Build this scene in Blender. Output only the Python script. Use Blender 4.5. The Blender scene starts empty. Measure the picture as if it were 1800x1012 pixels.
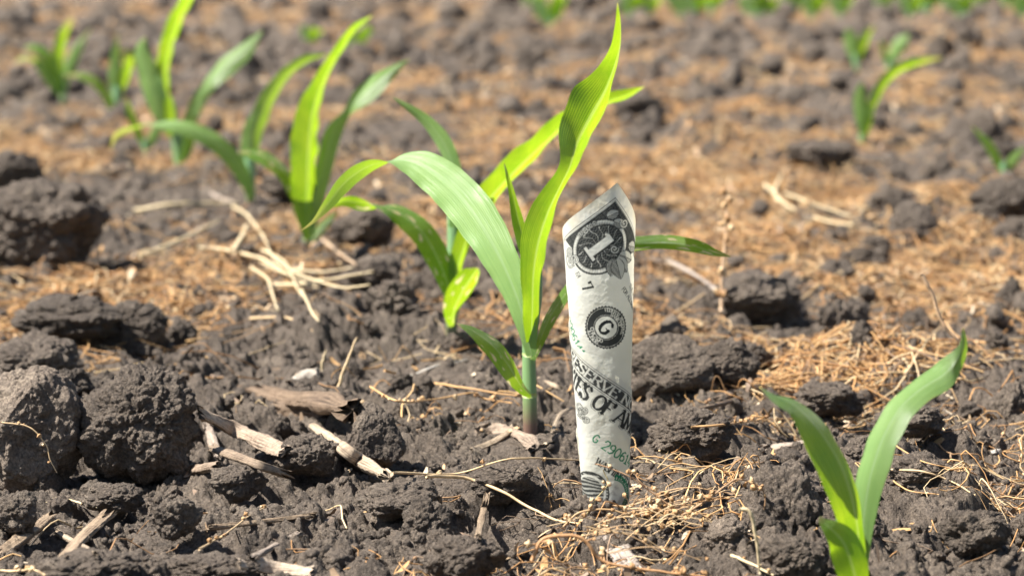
import bpy, bmesh, math, random
import numpy as np
from mathutils import Vector

R = math.radians
random.seed(7)
rng = np.random.default_rng(11)
scene = bpy.context.scene
COL = scene.collection

# ------------------------------------------------------------------ camera, sky, sun, exposure
H_CAM = 0.2486
TILT = math.atan(0.1198)
F_PX = 5000.0
cam_d = bpy.data.cameras.new("camera")
cam = bpy.data.objects.new("camera", cam_d)
COL.objects.link(cam)
cam.location = (0, 0, H_CAM)
cam.rotation_euler = (math.pi / 2 - TILT, 0, 0)
cam_d.sensor_width = 36.0
cam_d.lens = 100.0
cam_d.clip_start = 0.01
cam_d.clip_end = 1000
cam_d.dof.use_dof = True
cam_d.dof.focus_distance = 1.31
cam_d.dof.aperture_fstop = 14.5
scene.camera = cam

SUN = Vector((-0.575, -0.13, 0.80)).normalized()
elev = math.asin(SUN.z)
azim = math.atan2(SUN.x, SUN.y)
w = bpy.data.worlds.new("World")
scene.world = w
w.use_nodes = True
nt = w.node_tree
sky = nt.nodes.new("ShaderNodeTexSky")
sky.sky_type = 'NISHITA'
sky.sun_disc = False
sky.sun_elevation = elev
sky.sun_rotation = azim
bg = nt.nodes["Background"]
bg.inputs[1].default_value = 0.052
nt.links.new(sky.outputs[0], bg.inputs[0])
sl = bpy.data.lights.new("sun", 'SUN')
sl.energy = 5.0
sl.angle = R(0.5)
sl.color = (1.0, 0.955, 0.88)
so = bpy.data.objects.new("sun", sl)
so.rotation_euler = SUN.to_track_quat('Z', 'Y').to_euler()
COL.objects.link(so)
scene.view_settings.view_transform = 'Standard'
scene.view_settings.look = 'None'
scene.view_settings.exposure = 1.42
scene.view_settings.gamma = 1
scene.render.engine = 'CYCLES'
scene.cycles.use_denoising = True
scene.cycles.max_bounces = 8
scene.cycles.pixel_filter_width = 1.05
scene.cycles.transparent_max_bounces = 8

# ------------------------------------------------------------------ reading positions off the photo (1800 x 1012)
CT, ST = math.cos(TILT), math.sin(TILT)

def ray(px, py):
    a, b = px - 900.0, 506.0 - py
    return Vector((a, F_PX * CT + b * ST, -F_PX * ST + b * CT))

def at(px, py, Y):
    r = ray(px, py)
    return Vector((0, 0, H_CAM)) + r * (Y / r.y)

def gy(px, py):
    r = ray(px, py)
    return r.y * (-H_CAM / r.z)

def mmpx(Y):
    return Y / (F_PX * CT)

# ------------------------------------------------------------------ noise
def _h(ix, iy, iz, seed):
    n = (ix.astype(np.int64) * 374761393 + iy.astype(np.int64) * 668265263 + iz.astype(np.int64) * 2147483647 + seed * 1274126177) & 0xFFFFFFFF
    n = ((n ^ (n >> 13)) * 1274126177) & 0xFFFFFFFF
    n = ((n ^ (n >> 16)) * 2246822519) & 0xFFFFFFFF
    n = n ^ (n >> 15)
    return n

def hf(ix, iy, iz, seed):
    return (_h(ix, iy, iz, seed) & 0xFFFFFF) / float(0xFFFFFF)

def vnoise3(x, y, z, seed=0):
    x0, y0, z0 = np.floor(x), np.floor(y), np.floor(z)
    fx, fy, fz = x - x0, y - y0, z - z0
    fx = fx * fx * (3 - 2 * fx); fy = fy * fy * (3 - 2 * fy); fz = fz * fz * (3 - 2 * fz)
    o = 0
    for i in (0, 1):
        for j in (0, 1):
            for k in (0, 1):
                ww = (fx if i else 1 - fx) * (fy if j else 1 - fy) * (fz if k else 1 - fz)
                o = o + ww * hf(x0 + i, y0 + j, z0 + k, seed)
    return o * 2 - 1

def vnoise2(x, y, seed=0):
    x0, y0 = np.floor(x), np.floor(y)
    fx, fy = x - x0, y - y0
    fx = fx * fx * (3 - 2 * fx); fy = fy * fy * (3 - 2 * fy)
    z = np.zeros_like(x0)
    return (hf(x0, y0, z, seed) * (1 - fx) * (1 - fy) + hf(x0 + 1, y0, z, seed) * fx * (1 - fy)
            + hf(x0, y0 + 1, z, seed) * (1 - fx) * fy + hf(x0 + 1, y0 + 1, z, seed) * fx * fy) * 2 - 1

def fbm2(x, y, seed=0, o=3):
    s = 0; a = 1.0
    for k in range(o):
        s = s + a * vnoise2(x, y, seed + k * 17)
        x = x * 2.03; y = y * 2.03; a *= 0.5
    return s

def domes2(x, y, cell, seed, keep=0.8, rmin=0.35, rmax=0.85, power=0.5):
    gx, gy_ = x / cell, y / cell
    ix, iy = np.floor(gx), np.floor(gy_)
    out = np.zeros_like(x)
    z = np.zeros_like(ix)
    for di in (-1, 0, 1):
        for dj in (-1, 0, 1):
            cx, cy = ix + di, iy + dj
            a = hf(cx, cy, z, seed); b = hf(cx, cy, z, seed + 1); c = hf(cx, cy, z, seed + 2); k = hf(cx, cy, z, seed + 3)
            r = rmin + (rmax - rmin) * c * c
            an = k * 37.0
            ca, sa = np.cos(an), np.sin(an)
            dx, dy = gx - (cx + a), gy_ - (cy + b)
            u = (dx * ca + dy * sa) * 1.25; v = (-dx * sa + dy * ca) * 0.85
            t = np.clip(1 - (u * u + v * v) / (r * r), 0, 1) ** power
            out = np.maximum(out, np.where(k < keep, t * r, 0))
    return out

def domes3(p, cell, seed, keep=0.85, rmin=0.35, rmax=0.8):
    g = p / cell
    i0 = np.floor(g)
    out = np.zeros(len(p))
    for di in (-1, 0, 1):
        for dj in (-1, 0, 1):
            for dk in (-1, 0, 1):
                c = i0 + np.array([di, dj, dk])
                a = hf(c[:, 0], c[:, 1], c[:, 2], seed); b = hf(c[:, 0], c[:, 1], c[:, 2], seed + 1)
                e = hf(c[:, 0], c[:, 1], c[:, 2], seed + 2); k = hf(c[:, 0], c[:, 1], c[:, 2], seed + 3)
                r = rmin + (rmax - rmin) * k
                d = (g[:, 0] - c[:, 0] - a) ** 2 + (g[:, 1] - c[:, 1] - b) ** 2 + (g[:, 2] - c[:, 2] - e) ** 2
                out = np.maximum(out, r * np.clip(1 - d / (r * r), 0, 1) ** 0.72)
    return out

# ------------------------------------------------------------------ mesh / object helpers
def mesh_np(name, V, F, mat=None, smooth=True, col=None, uv=None):
    """V (n,3); F (m,4) or (m,3) int"""
    me = bpy.data.meshes.new(name)
    V = np.asarray(V, np.float32); F = np.asarray(F, np.int32)
    k = F.shape[1]
    me.vertices.add(len(V)); me.vertices.foreach_set("co", V.ravel())
    me.loops.add(F.size); me.loops.foreach_set("vertex_index", F.ravel())
    me.polygons.add(len(F))
    me.polygons.foreach_set("loop_start", np.arange(0, F.size, k, dtype=np.int32))
    me.polygons.foreach_set("loop_total", np.full(len(F), k, np.int32))
    me.polygons.foreach_set("use_smooth", np.full(len(F), smooth, bool))
    me.update(calc_edges=True)
    if col is not None:
        c = me.color_attributes.new("Col", 'FLOAT_COLOR', 'POINT')
        cc = np.ones((len(V), 4), np.float32); cc[:, :3] = col
        c.data.foreach_set("color", cc.ravel())
    if uv is not None:
        u = me.uv_layers.new(name="UVMap")
        u.data.foreach_set("uv", np.asarray(uv, np.float32)[F.ravel()].ravel())
    if mat: me.materials.append(mat)
    return me

def link(name, me, parent=None, loc=None, **kw):
    o = bpy.data.objects.new(name, me)
    COL.objects.link(o)
    if parent: o.parent = parent
    if loc is not None: o.location = loc
    for k, v in kw.items(): o[k] = v
    return o

def thing(name, label, cat, loc=(0, 0, 0), group=None):
    o = bpy.data.objects.new(name, None)
    o.empty_display_size = 0.02
    COL.objects.link(o); o.location = loc
    o["label"] = label; o["category"] = cat
    if group: o["group"] = group
    return o

def grid_faces(nu, nv, closed_v=False):
    i = np.arange(nu - 1)[:, None]; j = np.arange(nv if closed_v else nv - 1)[None, :]
    j2 = (j + 1) % nv
    a = i * nv + j; b = (i + 1) * nv + j; c = (i + 1) * nv + j2; d = i * nv + j2
    return np.stack([a, b, c, d], -1).reshape(-1, 4)

def catmull(P, n):
    P = np.asarray(P, float)
    Q = np.vstack([2 * P[0] - P[1], P, 2 * P[-1] - P[-2]])
    d = np.linalg.norm(np.diff(P[:, :3], axis=0), axis=1)
    cum = np.concatenate([[0], np.cumsum(d)])
    t = np.linspace(0, cum[-1], n)
    k = np.clip(np.searchsorted(cum, t, side='right') - 1, 0, len(P) - 2)
    f = ((t - cum[k]) / (cum[k + 1] - cum[k]))[:, None]
    p0, p1, p2, p3 = Q[k], Q[k + 1], Q[k + 2], Q[k + 3]
    return 0.5 * (2 * p1 + (p2 - p0) * f + (2 * p0 - 5 * p1 + 4 * p2 - p3) * f * f + (3 * p1 - p0 - 3 * p2 + p3) * f ** 3)

def norm(a):
    return a / np.maximum(np.linalg.norm(a, axis=-1, keepdims=True), 1e-12)

def tube(P, rad, k=6, squash=1.0, cap=True):
    """verts/faces (quads) of a tube along P (n,3)"""
    P = np.asarray(P, float); n = len(P)
    rad = np.broadcast_to(np.asarray(rad, float), (n,))
    T = norm(np.gradient(P, axis=0))
    ref = np.array([0.0, 0.0, 1.0]) if abs(T[:, 2]).mean() < 0.8 else np.array([0.0, 1.0, 0.0])
    A = norm(np.cross(T, ref)); B = np.cross(A, T)
    th = np.linspace(0, 2 * math.pi, k, endpoint=False)
    V = P[:, None] + rad[:, None, None] * (np.cos(th)[None, :, None] * A[:, None] + squash * np.sin(th)[None, :, None] * B[:, None])
    V = V.reshape(-1, 3); F = grid_faces(n, k, True)
    if cap:
        V = np.vstack([V, P[0], P[-1]])
        a, b = n * k, n * k + 1
        j = np.arange(k); j2 = (j + 1) % k
        F = np.vstack([F, np.stack([j2, j, np.full(k, a), np.full(k, a)], -1), np.stack([(n - 1) * k + j, (n - 1) * k + j2, np.full(k, b), np.full(k, b)], -1)])
    return V, F

def fix_tris(F):
    return F

def join(parts):
    Vs, Fs, Cs = [], [], []
    o = 0
    for p in parts:
        Vs.append(p[0]); Fs.append(p[1] + o); o += len(p[0])
        if len(p) > 2: Cs.append(p[2])
    return np.vstack(Vs), np.vstack(Fs), (np.vstack(Cs) if Cs else None)

# degenerate quads (a == b at the end) are turned into triangles here
def mesh_mixed(name, V, F, mat, smooth=True, col=None):
    F = np.asarray(F); tri = F[:, 2] == F[:, 3]
    Q, T = F[~tri], F[tri][:, :3]
    me = bpy.data.meshes.new(name)
    me.vertices.add(len(V)); me.vertices.foreach_set("co", np.asarray(V, np.float32).ravel())
    li = np.concatenate([Q.ravel(), T.ravel()]).astype(np.int32)
    me.loops.add(len(li)); me.loops.foreach_set("vertex_index", li)
    tot = np.concatenate([np.full(len(Q), 4), np.full(len(T), 3)]).astype(np.int32)
    me.polygons.add(len(tot))
    me.polygons.foreach_set("loop_start", np.concatenate([[0], np.cumsum(tot)[:-1]]).astype(np.int32))
    me.polygons.foreach_set("loop_total", tot)
    me.polygons.foreach_set("use_smooth", np.full(len(tot), smooth, bool))
    me.update(calc_edges=True)
    if col is not None:
        c = me.color_attributes.new("Col", 'FLOAT_COLOR', 'POINT')
        cc = np.ones((len(V), 4), np.float32); cc[:, :3] = col
        c.data.foreach_set("color", cc.ravel())
    if mat: me.materials.append(mat)
    return me

# ------------------------------------------------------------------ materials
class NT:
    def __init__(self, name):
        self.m = bpy.data.materials.new(name); self.m.use_nodes = True
        self.t = self.m.node_tree; self.t.nodes.clear()
        self.out = self.n("ShaderNodeOutputMaterial")
    def n(self, typ, **kw):
        x = self.t.nodes.new(typ)
        for k, v in kw.items(): setattr(x, k, v)
        return x
    def l(self, a, b): self.t.links.new(a, b)
    def noise(self, scale, detail=4, rough=0.55, vec=None):
        x = self.n("ShaderNodeTexNoise"); x.inputs["Scale"].default_value = scale
        x.inputs["Detail"].default_value = detail; x.inputs["Roughness"].default_value = rough
        if vec is not None: self.l(vec, x.inputs["Vector"])
        return x
    def ramp(self, fac, stops):
        x = self.n("ShaderNodeValToRGB"); e = x.color_ramp.elements
        while len(e) < len(stops): e.new(0.5)
        for s, (p, c) in zip(e, stops): s.position = p; s.color = (*c, 1)
        self.l(fac, x.inputs[0]); return x
    def mix(self, fac, a, b, blend='MIX'):
        x = self.n("ShaderNodeMix", data_type='RGBA', blend_type=blend)
        for s, v in ((x.inputs[0], fac), (x.inputs[6], a), (x.inputs[7], b)):
            if isinstance(v, (int, float)): s.default_value = v
            elif isinstance(v, tuple): s.default_value = (*v, 1)
            else: self.l(v, s)
        return x.outputs[2]
    def math(self, op, a, b=0.0):
        x = self.n("ShaderNodeMath", operation=op)
        for s, v in ((x.inputs[0], a), (x.inputs[1], b)):
            if isinstance(v, (int, float)): s.default_value = v
            else: self.l(v, s)
        return x.outputs[0]

def soil_material(name, litter=False, tone=1.0):
    tone *= 1.52
    g = NT(name)
    pos = g.n("ShaderNodeNewGeometry").outputs["Position"]
    n1 = g.noise(34, 6, 0.65, pos); n2 = g.noise(640, 5, 0.75, pos); n3 = g.noise(1500, 2, 0.6, pos)
    c1 = g.ramp(n1.outputs[0], [(0.3, (0.074 * tone, 0.057 * tone, 0.0435 * tone)), (0.55, (0.118 * tone, 0.093 * tone, 0.0715 * tone)), (0.75, (0.180 * tone, 0.146 * tone, 0.112 * tone))])
    c2 = g.ramp(n2.outputs[0], [(0.36, (0.28, 0.26, 0.25)), (0.5, (0.88, 0.87, 0.86)), (0.66, (1.75, 1.72, 1.66))])  # dark pits and bright crumb tops: shade and light put into the colour
    c = g.mix(0.75, c1.outputs[0], c2.outputs[0], 'MULTIPLY')
    # pale mineral and straw specks
    sp = g.ramp(n3.outputs[0], [(0.70, (0, 0, 0)), (0.76, (1, 1, 1))])
    c = g.mix(g.math('MULTIPLY', sp.outputs[0], 0.35), c, (0.36, 0.30, 0.23))
    if litter:
        at_ = g.n("ShaderNodeAttribute", attribute_name="litter")
        n4 = g.noise(95, 4, 0.7, pos)
        n5 = g.noise(30, 4, 0.6, pos)
        m = g.math('ADD', at_.outputs["Fac"], g.math('MULTIPLY', g.math('SUBTRACT', n4.outputs[0], 0.5), 1.6))
        m = g.ramp(m, [(0.66, (0, 0, 0)), (0.84, (1, 1, 1))])
        cc = g.ramp(n5.outputs[0], [(0.3, (0.13, 0.080, 0.042)), (0.55, (0.25, 0.155, 0.078)), (0.75, (0.42, 0.28, 0.155))])
        c = g.mix(g.math('MULTIPLY', m.outputs[0], 0.8), c, cc.outputs[0])
    b = g.n("ShaderNodeBsdfPrincipled")
    g.l(c, b.inputs["Base Color"]); b.inputs["Roughness"].default_value = 0.68
    b.inputs["Specular IOR Level"].default_value = 0.42
    bp = g.n("ShaderNodeBump"); bp.inputs["Strength"].default_value = 1.0; bp.inputs["Distance"].default_value = 0.0050
    bp2 = g.n("ShaderNodeBump"); bp2.inputs["Strength"].default_value = 0.9; bp2.inputs["Distance"].default_value = 0.0014
    g.l(n2.outputs[0], bp.inputs["Height"]); g.l(n3.outputs[0], bp2.inputs["Height"]); g.l(bp.outputs[0], bp2.inputs["Normal"])
    g.l(bp2.outputs[0], b.inputs["Normal"])
    g.l(b.outputs[0], g.out.inputs[0])
    return g.m

M_GROUND = soil_material("field_soil", True)
M_CLOD = soil_material("clod_soil")
M_CLOD_PALE = soil_material("clod_soil_crusted_sunlit", tone=1.55)  # crusted soil, tone also raised to stand in for a sunlit face
M_CLOD_DARK = soil_material("clod_soil_dark", tone=0.8)  # same soil in an evenly darker tone

def straw_material():
    g = NT("dry_straw")
    a = g.n("ShaderNodeAttribute", attribute_name="Col")
    pos = g.n("ShaderNodeTexCoord").outputs["Object"]
    n = g.noise(600, 3, 0.6, pos)
    r = g.ramp(n.outputs[0], [(0.3, (0.72, 0.68, 0.62)), (0.7, (1.1, 1.1, 1.1))])
    c = g.mix(0.8, a.outputs["Color"], r.outputs[0], 'MULTIPLY')
    b = g.n("ShaderNodeBsdfPrincipled"); g.l(c, b.inputs["Base Color"]); b.inputs["Roughness"].default_value = 0.55
    b.inputs["Specular IOR Level"].default_value = 0.35
    g.l(b.outputs[0], g.out.inputs[0]); return g.m

def wood_material():
    g = NT("weathered_stalk_wood")
    a = g.n("ShaderNodeAttribute", attribute_name="Col")
    uv = g.n("ShaderNodeUVMap").outputs[0]
    mp = g.n("ShaderNodeMapping"); mp.inputs["Scale"].default_value = (0.7, 3.6, 1.0); g.l(uv, mp.inputs[0])
    n = g.noise(3.4, 6, 0.75, mp.outputs[0])
    n2 = g.noise(400, 3, 0.6, g.n("ShaderNodeTexCoord").outputs["Object"])
    r = g.ramp(n.outputs[0], [(0.36, (0.20, 0.16, 0.13)), (0.48, (0.75, 0.70, 0.65)), (0.66, (1.15, 1.12, 1.06))])
    c = g.mix(0.9, a.outputs["Color"], r.outputs[0], 'MULTIPLY')
    d = g.ramp(n2.outputs[0], [(0.36, (0.35, 0.3, 0.26)), (0.5, (1, 1, 1))])
    c = g.mix(0.5, c, d.outputs[0], 'MULTIPLY')
    b = g.n("ShaderNodeBsdfPrincipled"); g.l(c, b.inputs["Base Color"]); b.inputs["Roughness"].default_value = 0.7
    b.inputs["Specular IOR Level"].default_value = 0.3
    bp = g.n("ShaderNodeBump"); bp.inputs["Strength"].default_value = 0.8; bp.inputs["Distance"].default_value = 0.001
    g.l(n.outputs[0], bp.inputs["Height"]); g.l(bp.outputs[0], b.inputs["Normal"])
    g.l(b.outputs[0], g.out.inputs[0]); return g.m

def leaf_material(name, base=(0.17, 0.33, 0.06), trans=(0.44, 0.66, 0.015), spots=0.0, tf=0.55):
    g = NT(name)
    uv = g.n("ShaderNodeUVMap").outputs[0]
    sep = g.n("ShaderNodeSeparateXYZ"); g.l(uv, sep.inputs[0])
    # parallel veins along the blade
    mp = g.n("ShaderNodeMapping"); mp.inputs["Scale"].default_value = (11.0, 6.0, 1.0); g.l(uv, mp.inputs[0])
    vn = g.noise(1.0, 3, 0.6, mp.outputs[0])
    wv = g.n("ShaderNodeTexWave", wave_type='BANDS', bands_direction='X'); wv.inputs["Scale"].default_value = 3.4
    wv.inputs["Distortion"].default_value = 0.6; g.l(uv, wv.inputs[0])
    vein = g.math('ADD', g.math('MULTIPLY', vn.outputs[0], 0.6), g.math('MULTIPLY', wv.outputs[0], 0.4))
    vr = g.ramp(vein, [(0.36, (0.48, 0.60, 0.46)), (0.62, (1.2, 1.14, 1.2))])
    mid = g.math('LESS_THAN', g.math('ABSOLUTE', sep.outputs[0]), 0.085)
    obj = g.n("ShaderNodeTexCoord").outputs["Object"]
    big = g.noise(55, 4, 0.6, obj)
    br = g.ramp(big.outputs[0], [(0.3, (0.68, 0.82, 0.65)), (0.7, (1.25, 1.10, 1.15))])
    def tint(c, mc):
        x = g.mix(0.85, c, vr.outputs[0], 'MULTIPLY'); x = g.mix(0.3 if 'glaucous' in name else 0.85, x, br.outputs[0], 'MULTIPLY')
        return g.mix(g.math('MULTIPLY', mid, 0.5), x, mc)
    cb = tint(base, (0.32, 0.46, 0.22)); ct = tint(trans, (0.62, 0.78, 0.16))
    if spots > 0:
        m2 = g.n("ShaderNodeMapping"); m2.inputs["Scale"].default_value = (2.2, 95.0, 1.0); g.l(uv, m2.inputs[0])
        sn = g.noise(1.0, 1.5, 0.5, m2.outputs[0])
        sr = g.ramp(sn.outputs[0], [(1 - spots, (0, 0, 0)), (1 - spots + 0.03, (1, 1, 1))])
        cb = g.mix(sr.outputs[0], cb, (0.62, 0.55, 0.26)); ct = g.mix(sr.outputs[0], ct, (0.85, 0.75, 0.35))
    # dried, yellowing tip
    tip = g.n("ShaderNodeAttribute", attribute_name="tip")
    cb = g.mix(tip.outputs["Fac"], cb, (0.55, 0.45, 0.20)); ct = g.mix(tip.outputs["Fac"], ct, (0.8, 0.62, 0.2))
    b = g.n("ShaderNodeBsdfPrincipled"); g.l(cb, b.inputs["Base Color"]); b.inputs["Roughness"].default_value = 0.36
    b.inputs["Specular IOR Level"].default_value = 0.5
    b.inputs["Sheen Weight"].default_value = 0.12; b.inputs["Sheen Roughness"].default_value = 0.5
    bp = g.n("ShaderNodeBump"); bp.inputs["Strength"].default_value = 0.7; bp.inputs["Distance"].default_value = 0.0008
    g.l(vein, bp.inputs["Height"]); g.l(bp.outputs[0], b.inputs["Normal"])
    t = g.n("ShaderNodeBsdfTranslucent"); g.l(ct, t.inputs[0])
    ms = g.n("ShaderNodeMixShader"); ms.inputs[0].default_value = tf
    g.l(b.outputs[0], ms.inputs[1]); g.l(t.outputs[0], ms.inputs[2]); g.l(ms.outputs[0], g.out.inputs[0])
    return g.m

def stem_material():
    g = NT("corn_stem")
    a = g.n("ShaderNodeAttribute", attribute_name="Col")
    uv = g.n("ShaderNodeTexCoord").outputs["Object"]
    mp = g.n("ShaderNodeMapping"); mp.inputs["Scale"].default_value = (900, 900, 25); g.l(uv, mp.inputs[0])
    n = g.noise(1.0, 2, 0.5, mp.outputs[0])
    r = g.ramp(n.outputs[0], [(0.3, (0.82, 0.82, 0.82)), (0.7, (1.12, 1.12, 1.12))])
    c = g.mix(0.8, a.outputs["Color"], r.outputs[0], 'MULTIPLY')
    b = g.n("ShaderNodeBsdfPrincipled"); g.l(c, b.inputs["Base Color"]); b.inputs["Roughness"].default_value = 0.45
    b.inputs["Subsurface Weight"].default_value = 0.15; b.inputs["Subsurface Radius"].default_value = (0.001, 0.002, 0.0005)
    g.l(b.outputs[0], g.out.inputs[0]); return g.m

def paper_material():
    g = NT("banknote_paper")
    a = g.n("ShaderNodeAttribute", attribute_name="Col")
    pos = g.n("ShaderNodeTexCoord").outputs["Object"]
    n = g.noise(260, 4, 0.6, pos); n2 = g.noise(60, 3, 0.5, pos)
    r = g.ramp(n2.outputs[0], [(0.3, (0.93, 0.93, 0.89)), (0.7, (1.0, 1.0, 1.0))])
    c = g.mix(1.0, a.outputs["Color"], r.outputs[0], 'MULTIPLY')
    b = g.n("ShaderNodeBsdfPrincipled"); g.l(c, b.inputs["Base Color"]); b.inputs["Roughness"].default_value = 0.6
    b.inputs["Specular IOR Level"].default_value = 0.3
    bp = g.n("ShaderNodeBump"); bp.inputs["Strength"].default_value = 0.4; bp.inputs["Distance"].default_value = 0.0007
    g.l(n.outputs[0], bp.inputs["Height"]); g.l(bp.outputs[0], b.inputs["Normal"])
    t = g.n("ShaderNodeBsdfTranslucent"); g.l(g.mix(0.35, c, (0.95, 0.80, 0.50), 'MULTIPLY'), t.inputs[0])
    ms = g.n("ShaderNodeMixShader"); ms.inputs[0].default_value = 0.42
    g.l(b.outputs[0], ms.inputs[1]); g.l(t.outputs[0], ms.inputs[2]); g.l(ms.outputs[0], g.out.inputs[0])
    return g.m

M_STRAW = straw_material(); M_WOOD = wood_material(); M_STEM = stem_material(); M_PAPER = paper_material()
M_LEAF = leaf_material("corn_leaf")
M_LEAF_SPOT = leaf_material("corn_leaf_bleached", spots=0.40)
M_LEAF_PALE = leaf_material("corn_leaf_glaucous", base=(0.25, 0.41, 0.13), trans=(0.46, 0.70, 0.03), tf=0.36)  # waxy upper side, with sunlit reflection also put into the paler base colour

# ------------------------------------------------------------------ ground height
B_BILL = (1065, 893); B_MAIN = (932, 762); B_TWO = (795, 602); B_FRONT = (1508, 1045)
FLAT = []
for px, py in (B_BILL, B_MAIN, B_TWO, (797, 632), B_FRONT):
    Y = gy(px, py); p = at(px, py, Y); FLAT.append((p.x, p.y, 0.035))

def height(x, y, fine=True):
    x = np.asarray(x, float); y = np.asarray(y, float)
    wx = x + 0.010 * fbm2(x * 22, y * 22, 5, 2) + 0.0036 * fbm2(x * 130, y * 130, 9, 3)
    wy = y + 0.010 * fbm2(x * 22 + 31, y * 22, 6, 2) + 0.0036 * fbm2(x * 130, y * 130 + 9, 10, 3)
    h = 0.007 * fbm2(x * 2.6, y * 2.6, 1, 3)
    h = h + 0.022 * domes2(wx, wy, 0.105, 40, 0.50, 0.25, 0.8)
    h = h + 0.0125 * domes2(wx, wy, 0.042, 50, 0.62)
    h = h + 0.0098 * domes2(wx, wy, 0.019, 60, 0.66, power=0.75)
    h = h + 0.0056 * domes2(wx, wy, 0.0088, 70, 0.7, power=0.85)
    if fine:
        h = h + 0.0027 * domes2(wx, wy, 0.0042, 80, 0.75, power=0.9)
        h = h - 0.0022 * np.clip(1 - np.abs(vnoise2(wx * 60, wy * 60, 14)) * 5, 0, 1) ** 1.5
        h = h + 0.0013 * domes2(wx, wy, 0.0026, 90, 0.75)
        h = h + 0.0006 * fbm2(x * 420, y * 420, 3, 2)
    far = np.clip((y - 2.1) / 1.6, 0, 1)
    h = h + far * 0.034 * domes2(wx, wy, 0.19, 33, 0.42, 0.25, 0.75)
    h = h - 0.0155
    for fx, fy, fr in FLAT:
        d = np.sqrt((x - fx) ** 2 + (y - fy) ** 2) / fr
        t = np.clip((d - 0.25) / 0.75, 0, 1); t = t * t * (3 - 2 * t)
        h = h * (0.25 + 0.75 * t)
    return h

def litter_density(x, y):
    d = 0.40 + 0.50 * fbm2(x * 6.5 + 7, y * 4.5, 21, 4) + 0.15 * np.clip((y - 1.45) / 0.9, 0, 1) - 0.09 * np.clip((y - 3) / 2, 0, 1) + 0.25 * np.clip((y - 8) / 4, 0, 1)
    # thick mats where the photo shows them
    for px, py, rad, a in ((1120, 915, 0.035, 0.3), (1290, 850, 0.05, 0.2), (1180, 780, 0.03, 0.2), (500, 470, 0.09, 0.5), (1400, 600, 0.08, 0.2), (1560, 640, 0.07, 0.5), (700, 700, 0.04, 0.35), (830, 730, 0.05, 0.3), (1400, 380, .15, .4), (1200, 560, .05, .35)):
        Y = gy(px, py); p = at(px, py, Y)
        d = d + a * np.exp(-((x - p.x) ** 2 + ((y - p.y) * 0.8) ** 2) / rad ** 2)
    for px, py, rad in ((200, 750, 0.10), (100, 880, 0.09), (700, 900, 0.08)):
        Y = gy(px, py); p = at(px, py, Y)
        d = d - 0.5 * np.exp(-((x - p.x) ** 2 + (y - p.y) ** 2) / rad ** 2)
    return np.clip(d, 0, 1)

def geo(a, b, ratio):
    n = max(2, int(math.log(b / a) / math.log(ratio)))
    return a * (b / a) ** (np.arange(n) / n)

rows = np.concatenate([np.linspace(-3.0, 0.9, 50, endpoint=False), geo(0.90, 2.3, 1.0010), geo(2.3, 5, 1.0022), geo(5, 16, 1.006), geo(16, 260, 1.06), [260.0]])
uin = np.linspace(-0.205, 0.205, 740)
uo = 0.205 * (1.045 ** np.arange(1, 62))
us = np.concatenate([-uo[::-1], uin, uo])
YY, UU = np.meshgrid(rows, us, indexing='ij')
XX = UU * np.maximum(YY, 0.9)
HH = np.zeros_like(XX)
nr = int((rows < 2.6).sum())
HH[:nr] = height(XX[:nr].ravel(), YY[:nr].ravel(), True).reshape(XX[:nr].shape)
HH[nr:] = height(XX[nr:].ravel(), YY[nr:].ravel(), False).reshape(XX[nr:].shape)
HH *= (np.abs(UU) < 1.2)
gme = mesh_np("soil_field", np.stack([XX, YY, HH], -1).reshape(-1, 3), grid_faces(*XX.shape)[:, ::-1], M_GROUND)
lit = litter_density(XX.ravel(), YY.ravel())
lit = lit * np.clip((YY.ravel() - 1.2) / 1.2, 0.12, 1.0)
la = gme.attributes.new("litter", 'FLOAT', 'POINT'); la.data.foreach_set("value", lit.astype(np.float32))
ground = link("ground", gme, kind="structure", label="dark crumbly field soil with tan chaff")

def hz(x, y):
    return float(height(np.array([x]), np.array([y]))[0])

_YS = 0.95 * (9.5 / 0.95) ** np.linspace(0, 1, 1100)
BIG = []      # centre and radii of the large clods
OCC = []      # spots taken by sticks and straws
def hit(px, py, up=0.0, ground_only=False):
    """depth at which the line of sight through px,py first meets the soil"""
    r = ray(px, py); t = _YS / r.y
    x = r.x * t; z = H_CAM + r.z * t
    m = (z < 0.035) & (z > -0.035)
    best = gy(px, py)
    i0 = np.where(m)[0]
    if len(i0):
        k = np.where(z[i0] < height(x[i0], _YS[i0], False) + up)[0]
        if len(k): best = float(_YS[i0[k[0]]])
    for c, q in ([] if ground_only else BIG):
        e = np.array([x - c[0], _YS - c[1], z - c[2]]) / (np.array(q)[:, None] * 0.97 + up)
        k = np.where((e ** 2).sum(0) < 1)[0]
        if len(k): best = min(best, float(_YS[k[0]]))
    return best

def lay(pts, up=0.0):
    """points laid over the bumps of the soil along a smooth line"""
    hs = np.array([hit(q[0], q[1], up) for q in pts]); n = len(pts)
    if n > 2:
        t = np.arange(n); f = np.polyval(np.polyfit(t, hs, 1), t); hs = np.minimum(hs, f + 0.01)
        hs = np.maximum(hs, f - 0.06)
    out = np.array([list(at(q[0], q[1], y)) for q, y in zip(pts, hs)])
    c = catmull(out, 14) if len(out) > 1 else out
    OCC.extend([(a[0], a[1]) for a in c])
    return out

# ------------------------------------------------------------------ soil clods
def ico(sub):
    bm = bmesh.new(); bmesh.ops.create_icosphere(bm, subdivisions=sub, radius=1.0)
    V = np.array([v.co[:] for v in bm.verts]); F = np.array([[v.index for v in f.verts] for f in bm.faces])
    bm.free(); return V, F
ICO = {k: ico(k) for k in (2, 3, 4, 6, 7)}

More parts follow.
